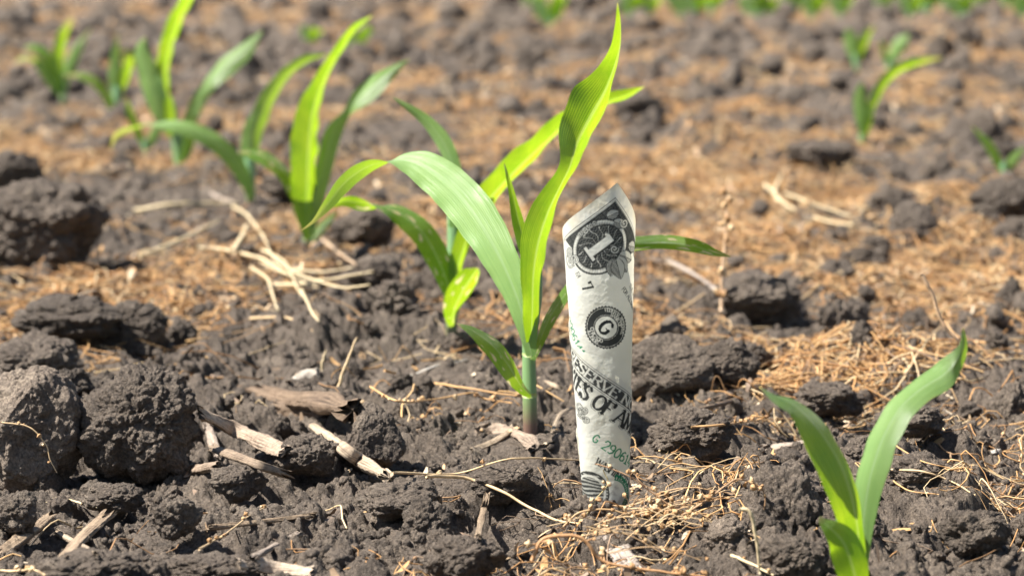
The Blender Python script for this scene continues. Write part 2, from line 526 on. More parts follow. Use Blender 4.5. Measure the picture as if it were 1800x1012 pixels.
def clod_shape(sub, seed, scale=(1, 1, 1), detail=1.0, crumb=1.0, faces=()):
    """lumpy, faceted clod, about unit radius; crumb: size of the grain in units of the radius"""
    r = np.random.default_rng(seed)
    V, F = ICO[sub]; N = V.copy()
    P = V * (1 + 0.22 * vnoise3(V[:, 0] * 1.3 + seed, V[:, 1] * 1.3, V[:, 2] * 1.3, seed)
             + 0.10 * vnoise3(V[:, 0] * 2.9, V[:, 1] * 2.9 + seed, V[:, 2] * 2.9, seed + 3))[:, None]
    for k in range(7):
        n = norm(r.normal(size=3)); c = r.uniform(0.70, 1.0)
        d = P @ n - c
        P = P - np.where(d > 0, d * 0.7, 0)[:, None] * n
    for nx, ny, nz, c in faces:      # a broad broken face
        n = norm(np.array([nx, ny, nz])); d = P @ n - c
        P = P - np.where(d > 0, d * 0.93, 0)[:, None] * n
    q = P + 0.07 * np.stack([vnoise3(P[:, 0] * 4, P[:, 1] * 4, P[:, 2] * 4, seed + k) for k in (1, 2, 3)], -1)
    disp = 0.26 * domes3(q, 0.62, seed + 10, 0.7) + 0.13 * domes3(q, 0.27, seed + 20, 0.6)
    if sub >= 4: disp = disp + 0.075 * domes3(q, 0.12 * crumb, seed + 30, 0.5) * crumb
    if sub >= 6: disp = disp + 0.036 * domes3(q, 0.055 * crumb, seed + 40, 0.5) * crumb - 0.05 * domes3(q, 0.13 * crumb, seed + 45, 0.28) * crumb + 0.014 * vnoise3(P[:, 0] * 16, P[:, 1] * 16, P[:, 2] * 16, seed)
    if sub >= 7: disp = disp + 0.020 * domes3(q, 0.027 * crumb, seed + 50, 0.6) * crumb + 0.006 * vnoise3(P[:, 0] * 45, P[:, 1] * 45, P[:, 2] * 45, seed)
    P = P + N * (disp - 0.12)[:, None] * detail
    return P * np.array(scale), F

def big_clod(label, cx, cy, wd, ht, seed, mat=M_CLOD, depth=0.9, sub=7, base=None, crumb=1.0, tilt=0.0, faces=()):
    yb = hit(cx, base if base else cy + ht * 0.5, ground_only=True)
    yb = 0.5 * yb + 0.5 * gy(cx, base if base else cy + ht * 0.5)
    k = mmpx(yb); rx = wd * k * 0.5 * 1.02; Yc = yb + rx * 0.55
    k = mmpx(Yc); rx = wd * k * 0.53; rz = ht * k * 0.55
    c = at(cx, cy, Yc)
    V, F = clod_shape(sub, seed, (1, 1, 1), 0.55 if faces else 1.0, crumb, faces)
    lo, hi = V.min(0), V.max(0)
    V = (V - (lo + hi) / 2) / ((hi - lo) / 2)
    V = V * np.array([rx, rx * depth, rz])
    BIG.append((tuple(c), (rx, rx * depth, rz)))
    if tilt:
        ca, sa = math.cos(tilt), math.sin(tilt); V = V @ np.array([[ca, 0, sa], [0, 1, 0], [-sa, 0, ca]])
    return link("soil_clod", mesh_np("soil_clod", V, F, mat), loc=c, label=label, category="soil clod", group="large soil clods on the field")

big_clod("large pale crusted soil clod with painted sunlit tone at the left edge of the field, in front", 45, 758, 215, 215, 101, M_CLOD_PALE, base=845, faces=((-0.5, -0.62, 0.60, 0.62), (0.25, -0.9, 0.1, 0.72)))
big_clod("large dark crumbly soil clod just right of the pale crusted one", 240, 740, 215, 195, 102, base=830, crumb=1.15)
big_clod("lumpy grey clod peeking over the large pale crusted clod", 60, 640, 150, 90, 103, sub=6, base=690)
big_clod("huge rounded brown clod at the far left beside bent straw", 62, 408, 245, 175, 104, base=475)
big_clod("smooth dark clod behind the huge rounded brown clod at the edge", 22, 305, 100, 80, 105, sub=6, base=350)
big_clod("pointed dark clod beside the pale splintered stick", 655, 768, 112, 118, 106, base=822, faces=((0.3, -0.9, 0.3, 0.70), (-0.8, -0.2, 0.5, 0.66)))
big_clod("long low dark ridge of clod below the white chip", 120, 565, 200, 85, 107, M_CLOD_DARK, base=612)
big_clod("jagged dark clod at the right end of the long low ridge", 235, 570, 120, 80, 147, M_CLOD_DARK, base=612)
big_clod("round soft dark clod beyond the pale straw bundle", 688, 530, 95, 75, 108, sub=6, base=570)
big_clod("wide lumpy mound of soil just right of the banknote", 1175, 645, 150, 110, 109, base=700, faces=((0.1, -0.7, 0.7, 0.70),))
big_clod("second lumpy mound joined to the right of the first one", 1275, 640, 120, 85, 149, base=690)
big_clod("lumpy clod with coarse grain between banknote and front seedling", 1215, 765, 150, 95, 110, base=812)
big_clod("smooth egg-shaped stone-like clod on the seed litter", 1275, 940, 82, 60, 111, M_CLOD_PALE, sub=6, base=965)
big_clod("blunt brown clod left of the front seedling's stem", 1392, 985, 115, 85, 112, base=1015)
big_clod("bumpy clod right of the front seedling's stem", 1712, 940, 125, 85, 113, base=975)
big_clod("blurred low clod at the bottom edge near the pale stalks", 150, 1000, 180, 66, 114, base=1040)
big_clod("blurred low clod at the bottom edge below the split stalk", 370, 1002, 170, 55, 115, base=1032)
big_clod("rounded crumb-covered clod at the bottom edge left of the banknote", 815, 985, 150, 85, 116, base=1030)
big_clod("small blocky clod below the large dark crumbly clod", 200, 875, 105, 55, 117, sub=6, base=900)
big_clod("lumpy clod beside the narrow splinters at the bottom", 310, 910, 90, 70, 118, sub=6, base=945)
big_clod("knobbly clod under the tip of the long weathered chip", 540, 800, 110, 75, 119, sub=6, base=840)
big_clod("dark cracked clod in front of the main corn stem", 880, 850, 110, 65, 120, base=885)
big_clod("dark hollow-sided clod beyond the banknote's right edge", 1330, 520, 150, 80, 121, sub=6, base=560)
big_clod("dark blurred clod far behind the tallest leaf tip", 1125, 190, 90, 48, 122, M_CLOD_DARK, sub=6, base=215)
big_clod("grey blurred clod midway behind the second seedling", 640, 400, 120, 70, 123, sub=6, base=435)
big_clod("brown blurred clod under the arching leaf", 650, 480, 110, 60, 124, sub=6, base=505)
big_clod("low grey clod beside the third seedling", 505, 330, 90, 50, 125, sub=6, base=350)
big_clod("flat clod right beside the distant split seedling", 1440, 275, 120, 50, 126, sub=6, base=300)
big_clod("dark clod below the lone seedling near the right edge", 1770, 355, 140, 80, 127, M_CLOD_DARK, sub=6, base=395)
big_clod("lumpy clod under the thin dry twigs at the right edge", 1600, 740, 120, 60, 128, sub=6, base=775)
big_clod("angular clod in front of the long weathered chip", 420, 850, 100, 65, 129, sub=6, base=880)
big_clod("cracked clod at the foot of the pale splintered stick", 700, 880, 140, 70, 130, sub=6, base=915)
big_clod("squat clod at the left edge beneath the pale crusted one", 20, 905, 90, 80, 131, sub=6, base=950)
big_clod("round clod with fine grain beside the white pebble", 1620, 830, 120, 70, 132, sub=6, base=870)
big_clod("lumpy clod between wood chip and front seedling", 1400, 870, 110, 60, 133, sub=6, base=900)
big_clod("rough clod on the slope behind the front seedling", 1455, 700, 130, 60, 134, sub=6, base=735)

def scatter(n, y0, y1, power, spread=0.2):
    Y = y0 * (y1 / y0) ** (rng.random(n) ** power)
    return rng.uniform(-spread, spread, n) * Y, Y

def rotmats(n):
    q = rng.normal(size=(n, 4)); q = norm(q)
    a, b, c, d = q.T
    return np.stack([np.stack([1 - 2 * (c * c + d * d), 2 * (b * c - a * d), 2 * (b * d + a * c)], -1),
                     np.stack([2 * (b * c + a * d), 1 - 2 * (b * b + d * d), 2 * (c * d - a * b)], -1),
                     np.stack([2 * (b * d - a * c), 2 * (c * d + a * b), 1 - 2 * (b * b + c * c)], -1)], 1)

# ------------------------------------------------------------------ dry litter (uncountable): straw, chaff and seed pods
STRAW_COLS = np.array([(0.52, 0.29, 0.12), (0.60, 0.38, 0.18), (0.44, 0.24, 0.10), (0.68, 0.52, 0.31), (0.34, 0.20, 0.10), (0.56, 0.33, 0.14), (0.26, 0.18, 0.12), (0.62, 0.40, 0.19)])

def straw_stuff(name, n, y0, y1, power, lmin, lmax, r0, thr, segs=8, lift=0.004):
    X, Y = scatter(n * 3, y0, y1, power, 0.21)
    d = litter_density(X, Y)
    ok = rng.random(len(X)) < np.clip((d - thr) * 2.6, 0.025, 1)
    X, Y = X[ok][:n], Y[ok][:n]; n = len(X)
    L = rng.uniform(lmin, lmax, n) * np.maximum(1, Y / 4) ** 0.5; a = rng.uniform(0, 2 * math.pi, n); curl = rng.normal(0, 1.7, n); c2 = rng.normal(0, 1.7, n)
    t = np.linspace(0, 1, segs)
    ang = a[:, None] + curl[:, None] * t + c2[:, None] * np.sin(t * 6.3) * 0.5 + np.cumsum(rng.normal(0, 0.22, (n, segs)), 1)
    px = X[:, None] + np.cumsum(np.cos(ang), 1) / segs * L[:, None]; py = Y[:, None] + np.cumsum(np.sin(ang), 1) / segs * L[:, None]
    h = height(px.ravel(), py.ravel(), False).reshape(px.shape)
    hs = h.copy()
    for _ in range(3): hs[:, 1:-1] = np.maximum(hs[:, 1:-1], (hs[:, :-2] + hs[:, 2:]) / 2)
    pz = hs + 0.0012 + np.abs(rng.normal(0, lift, n))[:, None] * np.sin(t * math.pi * rng.uniform(0.5, 1.5, n)[:, None]) ** 2
    P = np.stack([px, py, pz], -1)
    T = norm(np.gradient(P, axis=1)); A = norm(np.cross(T, np.array([0, 0, 1.0]))); B = np.cross(A, T)
    r = (r0 * rng.uniform(0.6, 1.5, n) * np.maximum(1, Y / 3.0))[:, None] * (1.05 - 0.6 * t)[None]
    k = 3; th = np.linspace(0, 2 * math.pi, k, endpoint=False) + 0.5
    V = P[:, :, None] + r[:, :, None, None] * (np.cos(th)[None, None, :, None] * A[:, :, None] + np.sin(th)[None, None, :, None] * B[:, :, None])
    f = grid_faces(segs, k, True)
    F = (f[None] + (np.arange(n) * segs * k)[:, None, None]).reshape(-1, 4)
    C = STRAW_COLS[rng.integers(0, len(STRAW_COLS), n)] * rng.uniform(0.75, 1.2, (n, 1))
    C = np.repeat(C, segs * k, axis=0)
    link(name, mesh_np(name, V.reshape(-1, 3), F, M_STRAW, col=C), kind="stuff", label="tangled dry straw litter over the soil")
    return P

P1 = straw_stuff("straw_litter", 2600, 0.97, 2.3, 0.85, 0.012, 0.060, 0.00040, 0.36, 10)
P2 = straw_stuff("distant_straw_litter", 36000, 1.6, 13.0, 0.85, 0.03, 0.11, 0.00060, 0.42, 6)

def pod_mesh(sub=2):
    V, F = ICO[sub]; a = np.arctan2(V[:, 1], V[:, 0]); 
    rr = 0.95 + 0.24 * np.cos(4 * a) * np.sqrt(np.clip(1 - V[:, 2] ** 2, 0, 1))
    P = V * np.stack([rr, rr, np.full(len(V), 1.05)], -1)
    P[:, 2] = np.where(P[:, 2] > 0, P[:, 2] * (1 + 0.55 * np.exp(-9 * (P[:, 0] ** 2 + P[:, 1] ** 2))), P[:, 2] * 0.85)
    return P, F

def pods_stuff(name, n, y0, y1, power, s0, thr):
    X, Y = scatter(n * 3, y0, y1, power, 0.21)
    d = litter_density(X, Y); ok = rng.random(len(X)) < np.clip((d - thr) * 2.2, 0.02, 1)
    X, Y = X[ok][:n], Y[ok][:n]; n = len(X)
    # pods sit in loose strings, not evenly
    X = X + 0.006 * np.sin(Y * 900); 
    s = s0 * rng.uniform(0.55, 1.25, n) * np.maximum(1, Y / 3.0)
    Z = height(X, Y, False) + s * 0.8 + np.abs(rng.normal(0, 0.002, n))
    V, F = pod_mesh(2); Rm = rotmats(n)
    P = np.einsum('nij,vj->nvi', Rm, V) * s[:, None, None] + np.stack([X, Y, Z], -1)[:, None]
    FF = (F[None] + (np.arange(n) * len(V))[:, None, None]).reshape(-1, 3)
    cols = np.array([(0.48, 0.31, 0.16), (0.38, 0.22, 0.10), (0.58, 0.42, 0.24), (0.28, 0.16, 0.08)])
    C = np.repeat(cols[rng.integers(0, 4, n)], len(V), axis=0)
    link(name, mesh_np(name, P.reshape(-1, 3), FF, M_STRAW, col=C), kind="stuff", label="small tan seed pods scattered in the litter")
pods_stuff("seed_pod_litter", 900, 0.97, 2.1, 0.85, 0.00105, 0.40)
pods_stuff("distant_seed_litter", 6500, 1.8, 6.5, 0.95, 0.0017, 0.34)

def chaff(name, n, y0, y1, power, s0, thr):
    X, Y = scatter(n * 3, y0, y1, power, 0.21)
    d = litter_density(X, Y); ok = rng.random(len(X)) < np.clip((d - thr) * 2.2, 0.10, 1)
    X, Y = X[ok][:n], Y[ok][:n]; n = len(X)
    t = np.linspace(-1, 1, 4); Lh = s0 * rng.uniform(0.5, 2.2, n) * np.maximum(1, Y / 3); W = Lh * rng.uniform(0.12, 0.45, n)
    bend = rng.normal(0, 0.25, n)
    g = np.stack(np.meshgrid(t, [-1.0, 1.0], indexing='ij'), -1).reshape(-1, 2)
    V = np.stack([Lh[:, None] * g[None, :, 0], W[:, None] * g[None, :, 1] * (1 - 0.55 * np.abs(g[None, :, 0]) ** 2), Lh[:, None] * bend[:, None] * g[None, :, 0] ** 2 + W[:, None] * 0.2 * g[None, :, 1]], -1)
    az = rng.uniform(0, 6.28, n); ti = rng.normal(0, 0.45, n)
    ca, sa, ct, st = np.cos(az), np.sin(az), np.cos(ti), np.sin(ti)
    x, y, z = V[..., 0], V[..., 1], V[..., 2]
    x2 = x * ct[:, None] - z * st[:, None]; z2 = x * st[:, None] + z * ct[:, None]
    P = np.stack([X[:, None] + x2 * ca[:, None] - y * sa[:, None], Y[:, None] + x2 * sa[:, None] + y * ca[:, None], (height(X, Y, False) + Lh * np.abs(st) * 0.8 + 0.0012)[:, None] + z2], -1)
    f = grid_faces(4, 2); F = (f[None] + (np.arange(n) * 8)[:, None, None]).reshape(-1, 4)
    cols = np.array([(0.36, 0.25, 0.16), (0.50, 0.36, 0.22), (0.24, 0.17, 0.12), (0.48, 0.29, 0.13), (0.58, 0.48, 0.35)])
    C = np.repeat(cols[rng.integers(0, 5, n)] * rng.uniform(0.7, 1.1, (n, 1)), 8, axis=0)
    link(name, mesh_np(name, P.reshape(-1, 3), F, M_STRAW, col=C, smooth=False), kind="stuff", label="flat bits of chaff and husk on the soil")
chaff("chaff_litter", 2200, 0.97, 2.2, 1.0, 0.0024, 0.20)
chaff("distant_chaff_litter", 11000, 1.9, 9.0, 0.9, 0.0032, 0.34)

# ------------------------------------------------------------------ wood chips and stalk pieces (each its own)
def surf(px, py, lift=0.0):
    """the point on the ground seen at px,py"""
    Y = gy(px, py); p = at(px, py, Y)
    z = hz(p.x, p.y)
    return p, z

def wood(name, label, pts, wpx, thick=0.45, col=(0.34, 0.27, 0.20), seed=0, cat="wood chip", group="bits of old stalk and wood", rag=0.25, lift=0.3, arch=0.0, base_y=None):
    r = np.random.default_rng(seed + 900)
    Y = gy(*pts[0]) if base_y is None else base_y
    P = lay(pts, 0.002) if base_y is None else np.array([list(at(q[0], q[1], base_y)) for q in pts])
    n = 90; m = 26
    C = catmull(P, n)
    hwid = wpx * mmpx(np.mean(P[:, 1])) * 0.44
    T = norm(np.gradient(C, axis=0)); view = norm(np.array([C[:, 0] * 0, -np.ones(n), 0.55 * np.ones(n)]).T)
    S = norm(np.cross(T, view)); N = np.cross(S, T)
    th = np.linspace(0, 2 * math.pi, m, endpoint=False)
    t = np.linspace(0, 1, n)
    # ragged ends: fibres end at different lengths
    endcut = r.uniform(0, 0.14, m) ** 1.0; endcut2 = r.uniform(0, 0.14, m)
    prof = 0.86 + rag * (vnoise2(t * 6 + seed, t * 0, seed)[:, None] * 0.6 + 0.5 * vnoise2(t[:, None] * 5 + seed, th[None, :] * 3 / 2 + 0 * t[:, None], seed + 4))
    groove = 0.09 * vnoise2(t[:, None] * 40, th[None, :] * 5 + 0 * t[:, None], seed + 19) + 0.13 * vnoise2(t[:, None] * 3.0, th[None, :] * 4.5 + 0 * t[:, None], seed + 9) + 0.05 * vnoise2(t[:, None] * 9.0, th[None, :] * 9 + 0 * t[:, None], seed + 12)
    rr = hwid * (prof + groove)
    cx, cz = np.sign(np.cos(th)) * np.abs(np.cos(th)) ** 0.7, np.sign(np.sin(th)) * np.abs(np.sin(th)) ** 0.7
    ln = np.linalg.norm(C[-1] - C[0])
    V = C[:, None] + rr[:, :, None] * (cx[None, :, None] * S[:, None] + thick * cz[None, :, None] * N[:, None])
    V = V + T[:, None] * (ln * (np.clip((0.12 - t) / 0.12, 0, 1)[:, None] * endcut[None] - np.clip((t - 0.88) / 0.12, 0, 1)[:, None] * endcut2[None]))[:, :, None]
    V = V.reshape(-1, 3); F = grid_faces(n, m, True)
    V = np.vstack([V, C[0] + T[0] * ln * 0.03, C[-1] - T[-1] * ln * 0.03])
    j = np.arange(m); j2 = (j + 1) % m
    F = np.vstack([F, np.stack([j2, j, np.full(m, n * m), np.full(m, n * m)], -1), np.stack([(n - 1) * m + j, (n - 1) * m + j2, np.full(m, n * m + 1), np.full(m, n * m + 1)], -1)])
    o0 = C.mean(0)
    cc = np.tile(np.array(col), (len(V), 1)) * r.uniform(0.8, 1.15, (len(V), 1))
    me = mesh_mixed(name, V - o0, F, M_WOOD, True, cc)
    uvl = me.uv_layers.new(name="UVMap")
    uvv = np.stack([np.concatenate([np.repeat(t, m), [0, 1]]), np.concatenate([np.tile(np.abs(np.linspace(-1, 1, m)), n), [0, 0]])], -1)
    vi = np.zeros(len(me.loops), np.int32); me.loops.foreach_get("vertex_index", vi)
    uvl.data.foreach_set("uv", uvv[vi].astype(np.float32).ravel())
    return link(name, me, loc=o0, label=label, category=cat, group=group)

BR = (0.33, 0.26, 0.20); PALE = (0.38, 0.295, 0.21); WHITE = (0.50, 0.41, 0.31); GREY = (0.40, 0.34, 0.29); DK = (0.20, 0.145, 0.10)
wood("wood_chip", "broad weathered flat chip slanting down beside the dark clod", [(345, 722), (420, 757), (505, 795)], 38, 0.3, (0.40, 0.32, 0.25), 1)
wood("wood_chip", "short upright grey splinter leaning on the broad chip", [(362, 735), (372, 770), (385, 805)], 20, 0.5, GREY, 2)
wood("wood_chip", "thin cracked stick lying below the broad weathered chip", [(370, 785), (440, 812), (515, 838)], 22, 0.6, (0.30, 0.235, 0.175), 3)
wood("broken_stick", "pale splintered stick slanting toward the pointed clod", [(548, 748), (600, 787), (640, 815), (690, 842)], 27, 0.75, WHITE, 4, "stick", rag=0.35)
wood("wood_chip", "curved brown chunk of stalk below the splinters", [(318, 838), (345, 825), (385, 818)], 26, 0.7, BR, 5)
wood("bark_piece", "ragged dark bark strip behind the pale splintered stick", [(435, 680), (500, 700), (560, 706), (625, 722)], 42, 0.6, DK, 6, "bark", rag=0.6)
wood("bark_piece", "small ragged bark lump touching the ragged dark strip", [(480, 712), (530, 722), (580, 725)], 30, 0.7, DK, 61, "bark", rag=0.6)
wood("corn_stalk_piece", "pale dry stalk at the bottom left corner", [(-20, 985), (40, 945), (92, 905)], 30, 0.6, PALE, 7, "stalk")
wood("corn_stalk_piece", "broad split pale stalk standing beside the corner stalk", [(108, 985), (150, 940), (198, 897)], 34, 0.4, PALE, 8, "stalk")
wood("broken_stick", "thin white stick crossing in front of the split stalk", [(95, 932), (130, 952), (168, 973)], 13, 0.8, WHITE, 9, "stick")
wood("broken_stick", "long thin pale stick lying flat with a seed stalk over it", [(360, 928), (450, 918), (560, 903)], 12, 0.8, PALE, 10, "stick")
wood("broken_stick", "short grey stick near the bottom beside the clods", [(440, 982), (485, 958), (532, 935)], 17, 0.7, GREY, 11, "stick")
wood("wood_splinter", "narrow splinter standing upright left of the banknote's foot", [(840, 945), (848, 905), (858, 862)], 15, 0.4, PALE, 12, "splinter")
wood("wood_splinter", "dull narrow splinter leaning behind the upright one", [(782, 925), (776, 900), (772, 868)], 12, 0.5, GREY, 13, "splinter")
wood("wood_chip", "flat grey chip right in front of the banknote", [(1062, 935), (1085, 965), (1115, 1005)], 50, 0.22, (0.42, 0.37, 0.33), 14)
wood("wood_chip", "grey fibrous chip behind the front seedling's yellow-green leaf", [(1322, 795), (1370, 785), (1432, 775)], 24, 0.4, GREY, 15)
wood("husk_flake", "white flat flake lying on the mound beyond the banknote", [(1430, 602), (1465, 598), (1498, 591)], 13, 0.3, WHITE, 16, "husk")
wood("husk_flake", "pale torn husk at the bottom edge below the long thin stick", [(415, 990), (480, 996), (560, 1005)], 30, 0.25, (0.55, 0.46, 0.37), 17, "husk", rag=0.5)
wood("husk_flake", "white chip on top of the long low ridge", [(128, 522), (155, 514), (192, 503)], 16, 0.3, WHITE, 18, "husk")
wood("husk_flake", "blurred pale chip far behind the banknote's top", [(1160, 358), (1195, 354), (1228, 352)], 13, 0.4, WHITE, 19, "husk")
wood("husk_flake", "shiny curved grey husk beside the thin upright straw", [(508, 675), (535, 660), (562, 655)], 24, 0.4, (0.58, 0.54, 0.48), 20, "husk")
wood("husk_flake", "long grey strap of husk behind the bleached leaf", [(1118, 452), (1180, 462), (1230, 488), (1262, 512)], 10, 0.4, (0.48, 0.42, 0.37), 21, "husk")
wood("dry_corn_leaf", "curved pale blade lying at the foot of the main corn", [(825, 792), (865, 777), (895, 757), (908, 738)], 13, 0.35, WHITE, 22, "dry leaf")
wood("dry_corn_leaf", "broad curled brown leaf at the main corn's foot", [(835, 765), (870, 755), (915, 765), (945, 790)], 34, 0.3, (0.36, 0.29, 0.23), 23, "dry leaf", rag=0.4)
wood("broken_stick", "thin dark stick between banknote and the mound", [(1212, 722), (1280, 706), (1342, 682)], 10, 0.8, DK, 24, "stick")
wood("husk_flake", "bright little white pebble-like flake right of the front seedling", [(1740, 795), (1750, 793), (1760, 792)], 9, 0.5, (0.85, 0.82, 0.75), 25, "husk")
wood("wood_chip", "dark grey splinter right of the banknote's foot", [(1210, 885), (1235, 878), (1262, 873)], 10, 0.6, (0.26, 0.23, 0.21), 26)
wood("husk_flake", "upright brown husk touching the banknote's left side", [(1022, 812), (1030, 840), (1030, 872)], 14, 0.3, (0.34, 0.24, 0.17), 27, "husk")
wood("dry_corn_leaf", "pale thin blade arching beside the banknote's left edge", [(970, 760), (985, 728), (1012, 713)], 8, 0.4, WHITE, 28, "dry leaf")
wood("broken_stick", "grey stick behind the third seedling", [(350, 330), (390, 350), (420, 360)], 10, .7, GREY, 29, "stick")
wood("husk_flake", "small pale flake beneath the second seedling", [(757, 585), (770, 580), (786, 577)], 9, 0.4, WHITE, 30, "husk")
wood("husk_flake", "pale strip of husk behind the banknote and main stem", [(945, 662), (970, 675), (993, 686)], 9, 0.4, WHITE, 31, "husk")
wood("husk_flake", "round pale disc imitating a blurred highlight far behind between the tall leaves", [(845, 172), (852, 170), (860, 170)], 14, 0.6, (0.85, .82, .74), 32, "husk")  # pale disc added in place of a blurred highlight
wood("bark_piece", "thin brown bark strip left of the front seedling's leaf", [(1255, 705), (1290, 690), (1340, 678)], 14, 0.5, BR, 33, "bark")
wood("wood_chip", "short dark chip under the long thin pale stick", [(560, 935), (580, 915), (600, 893)], 22, 0.5, (0.22, 0.18, 0.15), 34)

# ------------------------------------------------------------------ single straws and seed stalks
def straw(label, pts, wpx=4, col=(0.62, 0.44, 0.24), pods=0, seed=0, lift=0.0, name="dry_straw", yb=None, group="dry straws lying on the soil", cat="straw", podpx=9, twigs=0, soft=True):
    r = np.random.default_rng(seed + 50)
    P = lay(pts, 0.002 + lift * 0.0004) if yb is None else np.array([list(at(q[0], q[1], yb)) for q in pts])
    n = max(16, len(pts) * 9)
    C = catmull(P, n); k = mmpx(C[:, 1].mean())
    C += 0.18 * wpx * k * np.stack([vnoise2(np.arange(n) * 0.35, np.full(n, seed * 1.7), s) for s in (1, 2, 3)], -1)
    rad = wpx * k * 0.5 * np.linspace(1.05, 0.6, n) * (1 + 0.15 * vnoise2(np.arange(n) * 0.6, np.full(n, seed + 0.3), 5))
    o0 = C[0].copy()
    root = thing(name, label, cat, tuple(o0), group)
    parts = [tube(C - o0, rad, 7)]
    ends = []
    for t_ in range(twigs):
        i = r.integers(3, n - 2); d = norm(np.array([r.normal(), r.normal() * .5, abs(r.normal()) * 0.8])); L = r.uniform(14, 34) * k
        tt = np.linspace(0, 1, 7)[:, None]
        Q = C[i] + d * L * tt + np.array([0, 0, -0.3 * L]) * tt ** 2
        parts.append(tube(Q - o0, np.linspace(0.8, 0.4, 7) * wpx * k * 0.35, 5)); ends.append(Q[-1])
    V, F, _ = join(parts)
    cc = np.tile(np.array(col), (len(V), 1)) * r.uniform(0.85, 1.1, (len(V), 1))
    link("stem", mesh_mixed("stem", V, F, M_STRAW, True, cc), root)
    pv, pf = pod_mesh(3); pv = pv * np.array([1, 1, 1.15])
    for j in range(pods):
        if j < len(ends): c = ends[j]
        else:
            i = r.integers(int(n * 0.15), n); c = C[i] + np.array([r.normal() * 0.8, r.normal() * .4, r.normal() * 0.5 + 0.5]) * podpx * k * 0.55
        s = podpx * k * 0.5 * r.uniform(0.45, 0.95)
        q = rotmats(1)[0]
        pc = np.array([(0.50, 0.32, 0.16), (0.38, 0.22, 0.10), (0.60, 0.44, 0.26)])[r.integers(0, 3)]
        me = mesh_np("seed_pod", (pv @ q.T) * s, pf, M_STRAW, col=np.tile(pc, (len(pv), 1)))
        link("seed_pod", me, root, tuple(c - o0))
    return root

OR = (0.55, 0.33, 0.15); TAN = (0.62, 0.45, 0.26); PS = (0.62, 0.50, 0.31)
straw("tall upright thin seed stalk right of the bleached leaf", [(1268, 545), (1270, 480), (1275, 420), (1277, 370), (1279, 343)], 6.5, (0.70, 0.50, 0.33), 22, 1, name="dry_seed_stalk", yb=gy(1268, 548), podpx=12, cat="seed stalk", group="dry seed stalks")
straw("straight pale straw standing up near the shiny grey husk", [(592, 692), (606, 645), (628, 592)], 6, (0.66, 0.50, 0.30), 0, 2, yb=gy(592, 694))
straw("short crooked straw beside the straight upright one", [(566, 650), (568, 630), (574, 614)], 5, PS, 0, 3, yb=gy(566, 652))
straw("orange seed stalk reaching to the main corn stem", [(675, 650), (740, 668), (810, 680), (870, 690), (918, 697)], 5, OR, 5, 4, name="dry_seed_stalk", cat="seed stalk", group="dry seed stalks", lift=6)
straw("pod-strung stalk lying below the orange one", [(650, 680), (700, 705), (760, 702), (830, 690), (850, 700), (900, 708)], 4, OR, 16, 5, name="dry_seed_stalk", cat="seed stalk", group="dry seed stalks", lift=8)
straw("long bent tan straw crossing below the huge rounded clod", [(190, 472), (260, 468), (350, 453)], 5, OR, 0, 6)
straw("wavy tan straw running off the left edge", [(0, 478), (70, 478), (130, 463), (190, 468)], 6, OR, 0, 7)
straw("seed stalk with pods above the long low ridge", [(20, 505), (90, 498), (150, 502), (205, 478)], 4, OR, 12, 8, name="dry_seed_stalk", cat="seed stalk", group="dry seed stalks")
straw("pale straw ending at the third seedling's foot", [(235, 370), (300, 360), (360, 358), (415, 358)], 8, PS, 0, 9, lift=12)
straw("kinked pale straw right of the long one", [(410, 362), (435, 380), (458, 408), (470, 430)], 6, PS, 0, 10, lift=12)
straw("pale diagonal straw below the fourth seedling", [(245, 450), (310, 425), (385, 388)], 8, PS, 0, 11, lift=12)
straw("cream straw bent like a hook in the straw bundle", [(410, 442), (425, 415), (436, 395)], 9, PS, 0, 12, lift=12)
bundle = [[(345, 435), (400, 440), (460, 455), (520, 490), (560, 505)], [(470, 428), (480, 450), (520, 480), (600, 505), (650, 500)], [(450, 455), (500, 480), (560, 492), (640, 480)],
          [(480, 500), (540, 500), (600, 488), (655, 478)], [(440, 470), (470, 490), (480, 520), (488, 545)], [(500, 470), (560, 478), (620, 470)], [(530, 510), (545, 540), (560, 565)],
          [(460, 440), (500, 460), (520, 500), (530, 520)]]
blab = ["long cream straw at the top of the pale bundle", "thick looping cream straw in the pale bundle", "cream straw sagging across the pale bundle", "flat cream straw at the bundle's lower edge", "short cream straw hanging from the bundle",
        "thin cream straw through the middle of the bundle", "curled cream straw under the bundle", "steep cream straw inside the pale bundle"]
for i, b in enumerate(bundle):
    straw(blab[i], b, 6.5 - (i % 3), (0.60, 0.49, 0.31), 0, 20 + i, lift=12 + (i % 3) * 4, group="cream straws of the pale bundle")
straw("long arching tan stalk in front of the banknote's foot", [(750, 836), (820, 840), (880, 862), (935, 893), (985, 915), (1070, 924)], 6, TAN, 2, 30, lift=6)
straw("reddish branched seed stalk at the bottom below the banknote", [(935, 985), (958, 945), (1020, 945), (1060, 985), (1130, 1000), (1250, 1014)], 7, (0.48, 0.27, 0.13), 14, 31, name="dry_seed_stalk", cat="seed stalk", group="dry seed stalks", podpx=14, twigs=9, yb=gy(1000, 1000))
straw("bright bent straw at the bottom right of the litter", [(1300, 895), (1318, 900), (1328, 940), (1336, 1008)], 7, PS, 0, 32, yb=gy(1330, 1006))
straw("pale straw leaning at the bottom beside the bright bent one", [(1285, 975), (1310, 985), (1360, 1010)], 6, PS, 4, 33, lift=5)
straw("bowed dark stalk with pods curving over the stone-like clod", [(1200, 905), (1240, 880), (1280, 850), (1300, 842), (1335, 855), (1345, 880), (1338, 920)], 4, (0.36, 0.22, 0.12), 12, 34, name="dry_seed_stalk", cat="seed stalk", group="dry seed stalks", podpx=12, yb=gy(1250, 940), twigs=3)
